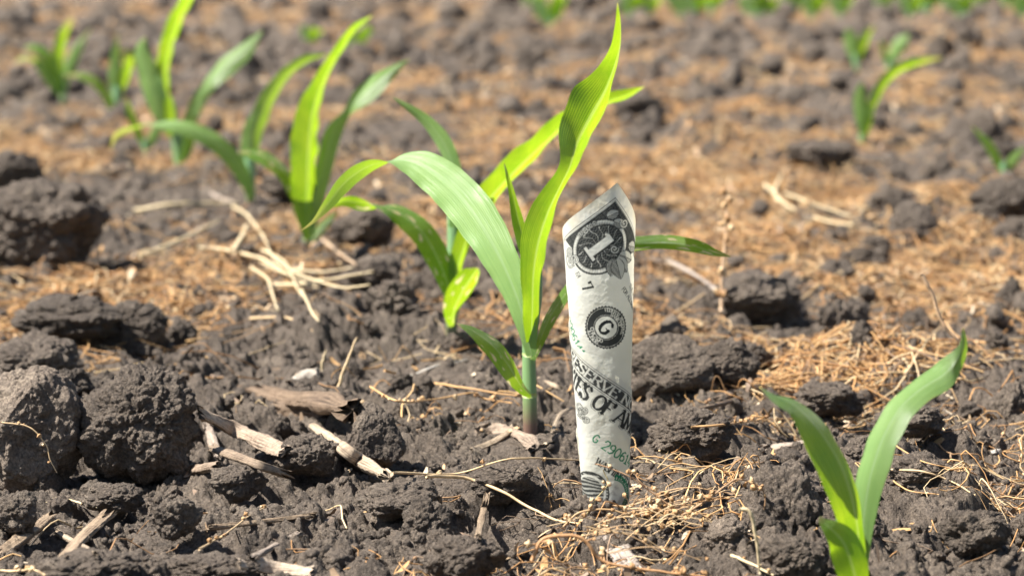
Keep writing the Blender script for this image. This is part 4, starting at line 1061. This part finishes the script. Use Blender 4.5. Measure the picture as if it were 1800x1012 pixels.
far_seedling("tiny blurred shoot above the third seedling's tip", 545, 84, 42, 1, "corn seedlings")
far_seedling("tiny blurred shoot right of the third seedling's tip", 624, 98, 55, 2, "corn seedlings")
far_seedling("blurred bushy seedling at the top centre behind the tall leaf", 970, 54, 74, 3, "corn seedlings")
far_seedling("blurred seedling at the top just right of the tall leaf tip", 1142, 34, 56, 4, "corn seedlings")
far_seedling("blurred seedling at the top second right of the tall leaf tip", 1198, 32, 54, 5, "corn seedlings")
FG = "corn seedlings in the farthest rows"
rf = random.Random(3)
for i in range(38):
    u = (i + rf.random()) / 38
    px = 1290 + 530 * u + rf.uniform(-8, 8) if i % 5 else rf.uniform(900, 1290)
    top = 26 - 10 * rf.random() - (8 if px < 1290 else 0)
    far_seedling("blurred bright green seedling in the farthest rows", px, rf.choice((4, 10, 18, 26, 34, top)) , rf.uniform(40, 62), 60 + i, FG)

# ------------------------------------------------------------------ rolled banknote
RES = 6                       # raster cells per mm
LP, LQ = 178.0, 66.0          # sheet, mm
K = np.zeros((int(LQ * RES), int(LP * RES)))       # black ink
G = np.zeros_like(K)                               # green ink
QQ, PP = np.meshgrid((np.arange(K.shape[0]) + .5) / RES, (np.arange(K.shape[1]) + .5) / RES, indexing='ij')

PSI = 0.31; A_DEV = R(54.0)
PH = np.array([math.cos(A_DEV), -math.sin(A_DEV)]); QH = np.array([math.sin(A_DEV), math.cos(A_DEV)])
RHO400 = 306.0; YB = gy(*B_BILL); MM = mmpx(YB) * 1000
def axis_px(py): return 1051 + (py - 380) * 14.0 / 505
CORNER = None
# cross-section, width 1, parametrised by its own length from the front centre
th_ = np.linspace(0, 2 * math.pi, 721)
cx_ = 0.5 * np.sign(np.sin(th_)) * np.abs(np.sin(th_)) ** 0.80
cy_ = -0.40 * np.sign(np.cos(th_)) * np.abs(np.cos(th_)) ** 0.86
dl_ = np.concatenate([[0], np.cumsum(np.hypot(np.diff(cx_), np.diff(cy_)))])
PER = dl_[-1]
def section(s):               # s in turns
    s = (s % 1.0) * PER
    return np.interp(s, dl_, cx_), np.interp(s, dl_, cy_)
KW = PSI / PER                # width per unit of distance from the cone's tip
def px_to_dev(px, py, layer=0):
    rho = RHO400 + (400 - py) * MM
    wd = rho * KW * (1 + 0.04 * layer)
    xr = np.clip((px - axis_px(py)) * MM / wd, -0.497, 0.497)
    i = np.interp(abs(xr), cx_[:181], dl_[:181])
    psi = math.copysign(i / PER, xr) * PSI + layer * PSI
    return np.array([rho * math.sin(psi), rho * math.cos(psi)]), psi
CORNER, _ = px_to_dev(1083, 318)
def px_to_sheet(px, py, layer=0):
    d, psi = px_to_dev(px, py, layer); v = d - CORNER
    return float(v @ PH), float(-(v @ QH)), psi

def seg(arr, x0, y0, x1, y1, wd, val=1.0, soft=0.10):
    r = wd / 2 + 0.3
    a0, a1 = max(0, int((min(x0, x1) - r) * RES)), min(arr.shape[1], int((max(x0, x1) + r) * RES) + 2)
    b0, b1 = max(0, int((min(y0, y1) - r) * RES)), min(arr.shape[0], int((max(y0, y1) + r) * RES) + 2)
    if a0 >= a1 or b0 >= b1: return
    X, Yq = PP[b0:b1, a0:a1], QQ[b0:b1, a0:a1]
    dx, dy = x1 - x0, y1 - y0; L2 = dx * dx + dy * dy + 1e-12
    t = np.clip(((X - x0) * dx + (Yq - y0) * dy) / L2, 0, 1)
    d = np.hypot(X - x0 - t * dx, Yq - y0 - t * dy)
    c = np.clip((wd / 2 - d) / soft + 0.5, 0, 1)
    arr[b0:b1, a0:a1] = arr[b0:b1, a0:a1] * (1 - c) + val * c

def poly(arr, pts, wd, val=1.0):
    for a, b in zip(pts[:-1], pts[1:]): seg(arr, a[0], a[1], b[0], b[1], wd, val)

def arc(cx, cy, rx, ry, a0, a1, n=12):
    return [(cx + rx * math.cos(R(a0 + (a1 - a0) * i / n)), cy + ry * math.sin(R(a0 + (a1 - a0) * i / n))) for i in range(n + 1)]

GL = {  # strokes in a box, y up, height 1: (advance, strokes)
 'A': (.78, [[(0, 0), (.36, 1)], [(.36, 1), (.72, 0)], [(.14, .35), (.58, .35)]]),
 'B': (.7, [[(.08, 0), (.08, 1)], [(.08, 1), (.4, 1), (.55, .87), (.55, .65), (.4, .53), (.08, .53)], [(.4, .53), (.6, .4), (.6, .15), (.42, 0), (.08, 0)]]),
 'C': (.72, [arc(.36, .5, .33, .5, 45, 315)]),
 'D': (.74, [[(.08, 0), (.08, 1)], [(.08, 1), (.35, 1)] + arc(.32, .5, .34, .5, 90, -90) + [(.08, 0)]]),
 'E': (.64, [[(.08, 0), (.08, 1)], [(.08, 1), (.55, 1), (.55, .85)], [(.08, .52), (.42, .52)], [(.08, 0), (.57, 0), (.57, .17)]]),
 'F': (.6, [[(.08, 0), (.08, 1)], [(.08, 1), (.55, 1), (.55, .83)], [(.08, .52), (.42, .52)]]),
 'G': (.78, [arc(.38, .5, .33, .5, 48, 330), [(.66, .22), (.66, .45), (.42, .45)]]),
 'H': (.8, [[(.1, 0), (.1, 1)], [(.66, 0), (.66, 1)], [(.1, .5), (.66, .5)]]),
 'I': (.34, [[(.15, 0), (.15, 1)]]),
 'K': (.74, [[(.1, 0), (.1, 1)], [(.62, 1), (.1, .42)], [(.28, .6), (.66, 0)]]),
 'L': (.6, [[(.08, 0), (.08, 1)], [(.08, 0), (.52, 0), (.52, .18)]]),
 'M': (.94, [[(.08, 0), (.08, 1)], [(.08, 1), (.43, .1)], [(.43, .1), (.78, 1)], [(.78, 1), (.78, 0)]]),
 'N': (.82, [[(.08, 0), (.08, 1)], [(.08, 1), (.66, 0)], [(.66, 0), (.66, 1)]]),
 'O': (.8, [arc(.38, .5, .35, .5, 0, 360, 20)]),
 'R': (.74, [[(.08, 0), (.08, 1)], [(.08, 1), (.4, 1), (.57, .87), (.57, .64), (.4, .5), (.08, .5)], [(.36, .5), (.66, 0)]]),
 'S': (.62, [[(.5, .85), (.38, 1), (.18, 1), (.06, .85), (.06, .68), (.2, .56), (.4, .46), (.53, .32), (.52, .14), (.38, 0), (.16, 0), (.04, .16)]]),
 'T': (.66, [[(.3, 0), (.3, 1)], [(.0, .84), (.0, 1), (.6, 1), (.6, .84)]]),
 'U': (.78, [[(.1, 1), (.1, .25), (.22, .02), (.5, .02), (.64, .25), (.64, 1)]]),
 'V': (.76, [[(0, 1), (.34, 0)], [(.34, 0), (.68, 1)]]),
 'W': (1.0, [[(0, 1), (.25, 0)], [(.25, 0), (.47, .9)], [(.47, .9), (.7, 0)], [(.7, 0), (.94, 1)]]),
 '0': (.66, [arc(.3, .5, .26, .5, 0, 360, 18)]),
 '1': (.5, [[(.1, .8), (.25, 1), (.25, 0)], [(.08, 0), (.42, 0)]]),
 '2': (.66, [[(.05, .78), (.16, 1), (.42, 1), (.54, .8), (.5, .6), (.05, 0), (.56, 0)]]),
 '4': (.66, [[(.42, 0), (.42, 1), (.03, .3), (.58, .3)]]),
 '5': (.66, [[(.52, 1), (.1, 1), (.08, .56), (.36, .6), (.53, .42), (.5, .12), (.3, 0), (.05, .08)]]),
 '6': (.66, [[(.48, .96), (.3, 1), (.1, .75), (.05, .4), (.12, .1), (.3, 0), (.5, .12), (.53, .35), (.4, .55), (.2, .55), (.06, .38)]]),
 '7': (.6, [[(.02, .82), (.02, 1), (.54, 1), (.24, 0)]]),
 '9': (.66, [[(.1, .04), (.3, 0), (.5, .25), (.55, .6), (.47, .9), (.3, 1), (.1, .88), (.06, .65), (.2, .46), (.42, .46), (.54, .62)]]),
 ' ': (.38, []), '.': (.3, [[(.1, .04), (.12, .04)]]), ',': (.3, [[(.12, .06), (.06, -.12)]]),
}
def text(arr, s, p, q, size, ang=0.0, wt=0.16, thin=0.4, serif=True, val=1.0, wide=1.0, arc_r=None, arc_a=0, inward=False):
    """ang: degrees clockwise from the reading direction of the sheet (p to the right, q down)"""
    x = 0.0
    for ch in s:
        adv, strokes = GL.get(ch, GL[' '])
        if arc_r is not None:
            a = arc_a + (x + adv * size * wide / 2) / arc_r if not inward else arc_a - (x + adv * size * wide / 2) / arc_r
            ca, sa = math.cos(a), math.sin(a)     # angle clockwise from 'up' of the sheet
            def M(u, v, a=a, adv=adv):
                uu = (u - adv / 2) * size * wide; rr = arc_r + (v - .5) * size if not inward else arc_r - (v - .5) * size
                if inward: uu = -uu
                aa = a + uu / arc_r
                return p + rr * math.sin(aa), q - rr * math.cos(aa)
        else:
            c, s_ = math.cos(R(ang)), math.sin(R(ang))
            def M(u, v, x=x, c=c, s_=s_):
                uu, vv = x + u * size * wide, v * size
                return p + uu * c + vv * s_, q + uu * s_ - vv * c
        for st in strokes:
            for a, b in zip(st[:-1], st[1:]):
                A_, B_ = M(*a), M(*b)
                dx, dy = b[0] - a[0], b[1] - a[1]
                up = abs(dy) / (math.hypot(dx, dy) + 1e-9)
                if dy > 0 and dx > 0.1 and ch in 'AVWM': up *= 0.45
                seg(arr, *A_, *B_, size * wt * (thin + (1 - thin) * up), val)
            if serif and len(st) == 2 or (serif and ch in 'T1'):
                for e in (st[0], st[-1]):
                    if abs(st[0][0] - st[-1][0]) < .5 and abs(st[0][1] - st[-1][1]) > .4 and (e[1] < .05 or e[1] > .95):
                        seg(arr, *M(e[0] - .13, e[1]), *M(e[0] + .13, e[1]), size * wt * 0.42, val)
        x += adv * size * wide
    return x

# --- frame lines and engraved corner
ins = 4.6
def frame_line(off, wd):
    poly(K, [(ins + off, LQ - ins - off), (ins + off, ins + off), (LP - ins - off, ins + off)], wd)
frame_line(0, 0.30); frame_line(0.75, 0.16)
# cartouche centre
c0 = px_to_sheet(1053, 428, 0); CP, CQ = c0[0], c0[1]
hat = (np.sin((PP + QQ) * 5.5) * np.sin((PP - QQ) * 5.5) * 0.5 + 0.5)
hat2 = (np.sin(PP * 13 + np.sin(QQ * 3) * 1.2) * np.sin(QQ * 13 + np.sin(PP * 3) * 1.2) * 0.5 + 0.5)
e1 = ((PP - CP) / 11.0) ** 2 + ((QQ - CQ) / 13.6) ** 2      # outer oval (taller than wide)
ei = ((PP - CP) / 8.6) ** 2 + ((QQ - CQ) / 11.2) ** 2
dark_area = (PP > ins + 1.1) & (QQ > ins + 1.1) & (PP < CP + 15 - 0.30 * (QQ - ins)) & (QQ < CQ + 11 - 0.35 * PP + 4)
K = np.where(dark_area, 0.72 + 0.28 * (hat > 0.30), K)
# banner-like continuation along the top edge
cont = (QQ > ins + 1.1) & (QQ < ins + 6.5) & (PP > CP) & (PP < LP - 40) & (PP < 46)
K = np.where(cont & ~dark_area, 0.45 + 0.5 * (hat2 > 0.45), K)
ang = np.arctan2(QQ - CQ, (PP - CP) * 1.2)
ring = (e1 < 1) & (ei >= 1)
rt = np.clip((np.sqrt(e1) - 0.80) / 0.20, 0, 1)
shade = 0.22 + 0.28 * np.sin(rt * math.pi * 2.6 + 0.7 * np.sin(ang * 3)) + 0.18 * (np.sin(ang * 60) > 0.2)
K = np.where(ring, np.clip(shade, 0.05, 0.9), K)
K = np.where((np.abs(np.sqrt(e1) - 1) < 0.030) | (np.abs(np.sqrt(ei) - 1) < 0.035), 0.95, K)
rad = np.sqrt(ei)
veins = (np.abs(np.sin(ang * 7 + 2.2 * rad + 0.6 * np.sin(rad * 9))) < 0.10)
inner = ei < 0.93
K = np.where(inner, np.where(veins, 0.22, 0.80 + 0.18 * (np.sin(PP * 5 + 2 * np.sin(QQ * 2.2)) * np.sin(QQ * 5) > -0.25)), K)

def leaf_mark(px, py, L, a, layer=0, wd=0.36):
    p, q, _ = px_to_sheet(px, py, layer); ca, sa = math.cos(R(a)), math.sin(R(a))
    u = (PP - p) * ca + (QQ - q) * sa; v = -(PP - p) * sa + (QQ - q) * ca
    t = u / L
    hw = L * wd * np.clip(1 - (2 * np.clip(t, 0, 1) - 0.85) ** 2 / 1.35, 0, 1) * ((t > 0) & (t < 1))
    inside = np.abs(v) < hw
    sh = 0.25 + 0.55 * ((v * 6 + u * 5) % 2 < 1.0) * (v > 0) + 0.12
    edge_ = (np.abs(np.abs(v) - hw) < 0.17) & (t > 0) & (t < 1)
    K[inside] = sh[inside]; K[edge_ | (inside & (np.abs(v) < 0.12))] = 0.95
# leaves around the oval: start px, length mm, angle in sheet degrees
leaf_mark(1066, 376, 5.8, -75); leaf_mark(1077, 385, 6.2, -35)
leaf_mark(1088, 442, 7.8, -30); leaf_mark(1084, 448, 8.0, 0); leaf_mark(1077, 450, 7.6, 48); leaf_mark(1081, 450, 9.0, 22)
leaf_mark(1104, 428, 7.0, -40)
def scroll(px, py, r, layer=0, turns=1.4, a0=0, wd=0.55, grow=1.0, val=0.9, flip=1):
    p, q, _ = px_to_sheet(px, py, layer)
    pts = []
    for i in range(50):
        t = i / 49; rr = r * (0.12 + 0.88 * t); a = R(a0) + flip * t * turns * 2 * math.pi
        pts.append((p + rr * math.cos(a), q + rr * math.sin(a)))
    poly(K, pts, wd + 0.45, val); poly(K, pts, wd * 0.7, 0.12)
scroll(1001, 456, 3.2, a0=40); scroll(1010, 452, 2.6, a0=200, flip=-1); scroll(1000, 442, 2.4, a0=120); scroll(1096, 388, 2.2, a0=0)
for k in range(6):   # acanthus curl inside the ring
    scroll(1018 + 5 * k, 408 - 4 * k, 1.5 - 0.1 * k, a0=60 * k, turns=0.9, wd=0.4)
scroll(1078, 432, 2.0, a0=90, flip=-1)
# the numeral: upright in the sheet
def box(p0, q0, p1, q1, val, arr=None):
    arr = K if arr is None else arr
    arr[(PP > p0) & (PP < p1) & (QQ > q0) & (QQ < q1)] = val
def numeral(cp, cq, s):
    box(cp - 1.9 * s + .5, cq - 6.6 * s + .5, cp + 1.9 * s + .6, cq + 6.6 * s + .6, 0.98)
    box(cp - 3.6 * s + .5, cq + 5.2 * s + .5, cp + 3.6 * s + .6, cq + 7.0 * s + .6, 0.98)
    box(cp - 1.9 * s, cq - 6.6 * s, cp + 1.9 * s, cq + 6.6 * s, 0.08)
    box(cp - 3.6 * s, cq + 5.2 * s, cp + 3.6 * s, cq + 7.0 * s, 0.08)
    for t in np.linspace(0, 1, 14):
        seg(K, cp - 1.9 * s, cq - (6.6 - 1.2 * t) * s, cp - (1.9 + 1.5 * (1 - t * 0.6)) * s, cq - (5.6 - 0.9 * t) * s, 0.3 * s, 0.10)
    poly(K, [(cp - 1.9 * s, cq - 6.6 * s), (cp + 1.9 * s, cq - 6.6 * s), (cp + 1.9 * s, cq + 5.2 * s), (cp + 3.6 * s, cq + 5.2 * s), (cp + 3.6 * s, cq + 7 * s), (cp - 3.6 * s, cq + 7 * s), (cp - 3.6 * s, cq + 5.2 * s), (cp - 1.9 * s, cq + 5.2 * s), (cp - 1.9 * s, cq - 4.2 * s), (cp - 3.4 * s, cq - 4.6 * s), (cp - 3.4 * s, cq - 5.4 * s), (cp - 1.9 * s, cq - 6.6 * s)], 0.28, 0.95)
numeral(CP - 0.2, CQ - 0.3, 0.98)

# small print: local reading angle of the photo = A_DEV - psi ; text runs with the sheet
def at_sheet(px, py, layer=0): p, q, _ = px_to_sheet(px, py, layer); return p, q
p, q = at_sheet(1012, 474); text(K, "E4", p, q + 0.6, 1.9, 5, wt=.17)
p, q = at_sheet(1026, 494); text(K, "7", p, q + 1.6, 4.6, 6, wt=.20, thin=.6, serif=False)
p, q = at_sheet(1094, 500); text(K, "FOR ALL DEBTS", p, q + 1, 1.75, 0, wt=.17, thin=.7, serif=False)
p, q = at_sheet(1105, 497); text(K, "THIS NOTE", p, q + .5, 1.75, 0, wt=.17, thin=.7, serif=False)
# seal
SP, SQ = at_sheet(1064, 568)
rs = np.hypot(PP - SP, QQ - SQ); sa_ = np.arctan2(QQ - SQ, PP - SP)
teeth = 9.1 + 0.55 * np.abs(((sa_ * 40 / (2 * math.pi)) % 1) * 2 - 1)
K = np.where(rs < teeth, 0.97, K)
K = np.where((rs > 8.45) & (rs < 8.62), 0.1, K)
K = np.where(rs < 5.15, 0.97, K); K = np.where(rs < 4.85, 0.04, K)
K = np.where((rs > 5.35) & (rs < 5.5), 0.1, K)
text(K, "FEDERAL RESERVE", SP, SQ, 1.42, wt=.19, thin=.5, serif=False, val=0.02, arc_r=7.75, arc_a=-0.98, wide=1.15)
text(K, "CHICAGO", SP, SQ, 1.42, wt=.19, thin=.5, serif=False, val=0.02, arc_r=6.25, arc_a=math.pi + 0.62, inward=True, wide=1.15)
text(K, "ILLINOIS", SP, SQ, 1.42, wt=.19, thin=.5, serif=False, val=0.02, arc_r=7.75, arc_a=math.pi + 0.44, inward=True, wide=1.1)
text(K, "BANK OF", SP, SQ, 1.42, wt=.19, thin=.5, serif=False, val=0.02, arc_r=6.25, arc_a=-0.55, wide=1.1)
text(K, "G", SP - 2.4, SQ + 3.2, 6.4, 0, wt=.24, thin=.35, serif=True)
# left serial under the seal, green
p, q = at_sheet(998, 560); text(G, "2906141", p - 1, q + 1.0, 3.7, 4, wt=.15, thin=.8, serif=False, wide=1.12)
# banner with reversed lettering along the second turn's edge
b0 = px_to_sheet(1004, 598, 1); b1 = px_to_sheet(1100, 700, 1)
BQ0, BQ1 = 3.6, 9.2
ban = (QQ > BQ0) & (QQ < BQ1) & (PP > 36) & (PP < LP - 9)
K[(QQ < BQ1 + 1.0) & (PP > 36) & (QQ > BQ0 - 1.0) & (PP < LP - 9)] = 0
K = np.where(ban, 0.93, K)
for o_, w_ in ((-0.7, .2), (0.55, .16)): poly(K, [(36, (BQ0 if o_ < 0 else BQ1) + o_), (LP - 8, (BQ0 if o_ < 0 else BQ1) + o_)], w_)
K = np.where(ban & (np.abs(QQ - BQ0 - 0.45) < .10), 0.15, K)
pR = b0[0] + 1.0
tw = text(K, "RESERVE NOTE", pR, BQ1 - 0.85, 4.0, 0, wt=.24, thin=.45, val=0.03, wide=1.55)
text(K, "FEDERAL", pR - 32.5, BQ1 - 0.85, 4.0, 0, wt=.24, thin=.45, val=0.03, wide=1.55)
# THE UNITED STATES OF AMERICA, shaded capitals
s0 = px_to_sheet(1012, 668, 1)
size = 6.5
def title(s, p, q):
    for k in range(3): text(K, s, p - 0.14 * k - .1, q + 0.17 * k + .2, size, 0, wt=.25, thin=.4, val=0.55)
    text(K, s, p, q, size, 0, wt=.30, thin=.6, val=0.04); text(K, s, p, q, size, 0, wt=.22, thin=.40, val=0.97)
tq = 17.2
title("TES OF AMERICA", s0[0] - 3.8, tq); title("STA", s0[0] - 3.8 - 13.4, tq)
# ornament hanging under the title at the left
for (x, y, r, a) in ((1016, 712, 3.4, 0), (1022, 722, 2.8, 180), (1027, 714, 1.7, 60), (1030, 730, 1.8, 90)): scroll(x, y, r, 1, a0=a, turns=1.2, wd=0.5)
for k in range(9):
    a = at_sheet(1012 + 2 * k, 702 + 2.2 * k, 1); b = at_sheet(1010 + 2 * k, 716 + 2 * k, 1); seg(K, *a, *b, .3, .8)
# serial upper right, green
p, q = at_sheet(1042, 762, 1); text(G, "G", p - 0.2, q + 1.4, 3.6, 0, wt=.17, thin=.8, serif=False)
text(G, "29061417A", p + 5.0, q + 1.6, 4.2, 0, wt=.15, thin=.8, serif=False, wide=1.08)
p, q = at_sheet(1048, 803, 1); text(K, "WASHINGTON, D.C.", p - .3, q + 1.2, 2.9, 0, wt=.20, thin=.4)
# treasury seal arcs, green, and the portrait frame below
TP, TQ = at_sheet(1074, 862, 1)
rs2 = np.hypot(PP - TP, QQ - TQ); sa2 = np.arctan2(QQ - TQ, PP - TP)
te2 = 8.8 + 0.5 * np.abs(((sa2 * 36 / (2 * math.pi)) % 1) * 2 - 1)
ringg = (rs2 < te2) & (rs2 > 6.4) & (QQ < LQ) & ((np.cos(sa2 + 0.9) > 0.45) | (np.cos(sa2 - 1.2) > 0.75))
G = np.where(ringg, 0.95, G); G = np.where((rs2 < 8.1) & (rs2 > 7.0) & (np.sin(sa2 * 46) > .3) & ringg, 0.1, G)
FP, FQ = at_sheet(1030, 866, 1)
rf2 = np.sqrt(((PP - FP) / 9.5) ** 2 + ((QQ - FQ) / 11.5) ** 2)
fr = rf2 < 1
K = np.where(fr, 0.45 + 0.5 * (np.sin(PP * 2.2 + QQ * 3.2 + 1.5 * np.sin(QQ * .7)) > -0.2), K)
K = np.where(fr & (np.abs(rf2 - 0.84) < 0.05), 0.12, K); K = np.where(np.abs(rf2 - 1) < 0.03, 0.95, K)
# portrait oval, on the turned-away side
rp = np.sqrt(((PP - 92) / 12) ** 2 + ((QQ - 36) / 15) ** 2)
K = np.where((rp < 1) & (K < .05), 0.35 + 0.4 * (np.sin(QQ * 8 + np.sin(PP)) > 0), K); K = np.where((np.abs(rp - 1.05) < 0.03), 0.85, K)
K = np.clip(K, 0, 1); G = np.clip(G, 0, 1)

NPU, NQU = int(LP / 0.2), int(LQ / 0.2)
pg = np.linspace(0, LP, NPU); qg = np.linspace(0, LQ, NQU)
pgr, qgr = np.meshgrid(pg, qg, indexing='ij')
def sample(arr):
    o = 0
    for dp in (-0.06, 0.06):
        for dq in (-0.06, 0.06):
            i = np.clip(((qgr + dq) * RES).astype(int), 0, arr.shape[0] - 1); j = np.clip(((pgr + dp) * RES).astype(int), 0, arr.shape[1] - 1)
            o = o + arr[i, j] * 0.25
    return o
ks, gs = sample(K)[..., None], sample(G)[..., None]
paper = np.array([0.83, 0.835, 0.77]); ink = np.array([0.018, 0.022, 0.024]); green = np.array([0.008, 0.25, 0.12])
aged = np.clip(1 - np.minimum(pgr, qgr) / 6.0 + 0.5 * fbm2(pgr * 0.15, qgr * 0.15, 95, 3), 0, 1)[..., None] * (pgr < 60)[..., None] * 0.55
colr = (paper * (1 - aged) + np.array([0.82, 0.72, 0.50]) * aged) * (1 - ks) + ink * ks
colr = colr * (1 - gs) + green * gs
soil_mark = np.clip((pgr * math.sin(A_DEV) + qgr * math.cos(A_DEV) - 147) / 8 + 0.9 * fbm2(pgr * 0.35, qgr * 0.35, 91, 4), 0, 1)[..., None] * 0.5
colr = colr * (1 - soil_mark) + np.array([0.16, 0.125, 0.10]) * soil_mark
dev = CORNER[None, None] + pgr[..., None] * PH - qgr[..., None] * QH
rho = np.hypot(dev[..., 0], dev[..., 1]); psi = np.arctan2(dev[..., 0], dev[..., 1]); turn = psi / PSI
sx, sy = section(turn)
wd = rho * KW
layer_r = 1 + 0.042 * turn
# gentle crumple
cr = 0.0 + 0.25 * fbm2(pgr * 0.10, qgr * 0.10, 77, 3) + 0.05 * fbm2(pgr * 0.8, qgr * 0.8, 79, 2)
lx = (sx * wd * layer_r + cr * sx * 1.2) / 1000; ly = (sy * wd * layer_r + cr * sy * 1.6) / 1000
pt = at(axis_px(380), 380, YB); pb = at(axis_px(885), 885, YB)
def rho_of(py): return RHO400 + (400 - py) * MM
tt = (rho - rho_of(885)) / (rho_of(380) - rho_of(885))
pt, pb = np.array(pt), np.array(pb)
ax = pb + tt[..., None] * (pt - pb)
Vb = ax + np.stack([lx, ly, 0 * lx], -1)
ob = np.array([pb[0], pb[1], 0.0])
bill = link("rolled_banknote", mesh_np("rolled_banknote", (Vb - ob).reshape(-1, 3), grid_faces(NPU, NQU), M_PAPER, col=colr.reshape(-1, 3)), loc=ob,
            label="rolled up one dollar banknote stuck upright in the soil", category="banknote")
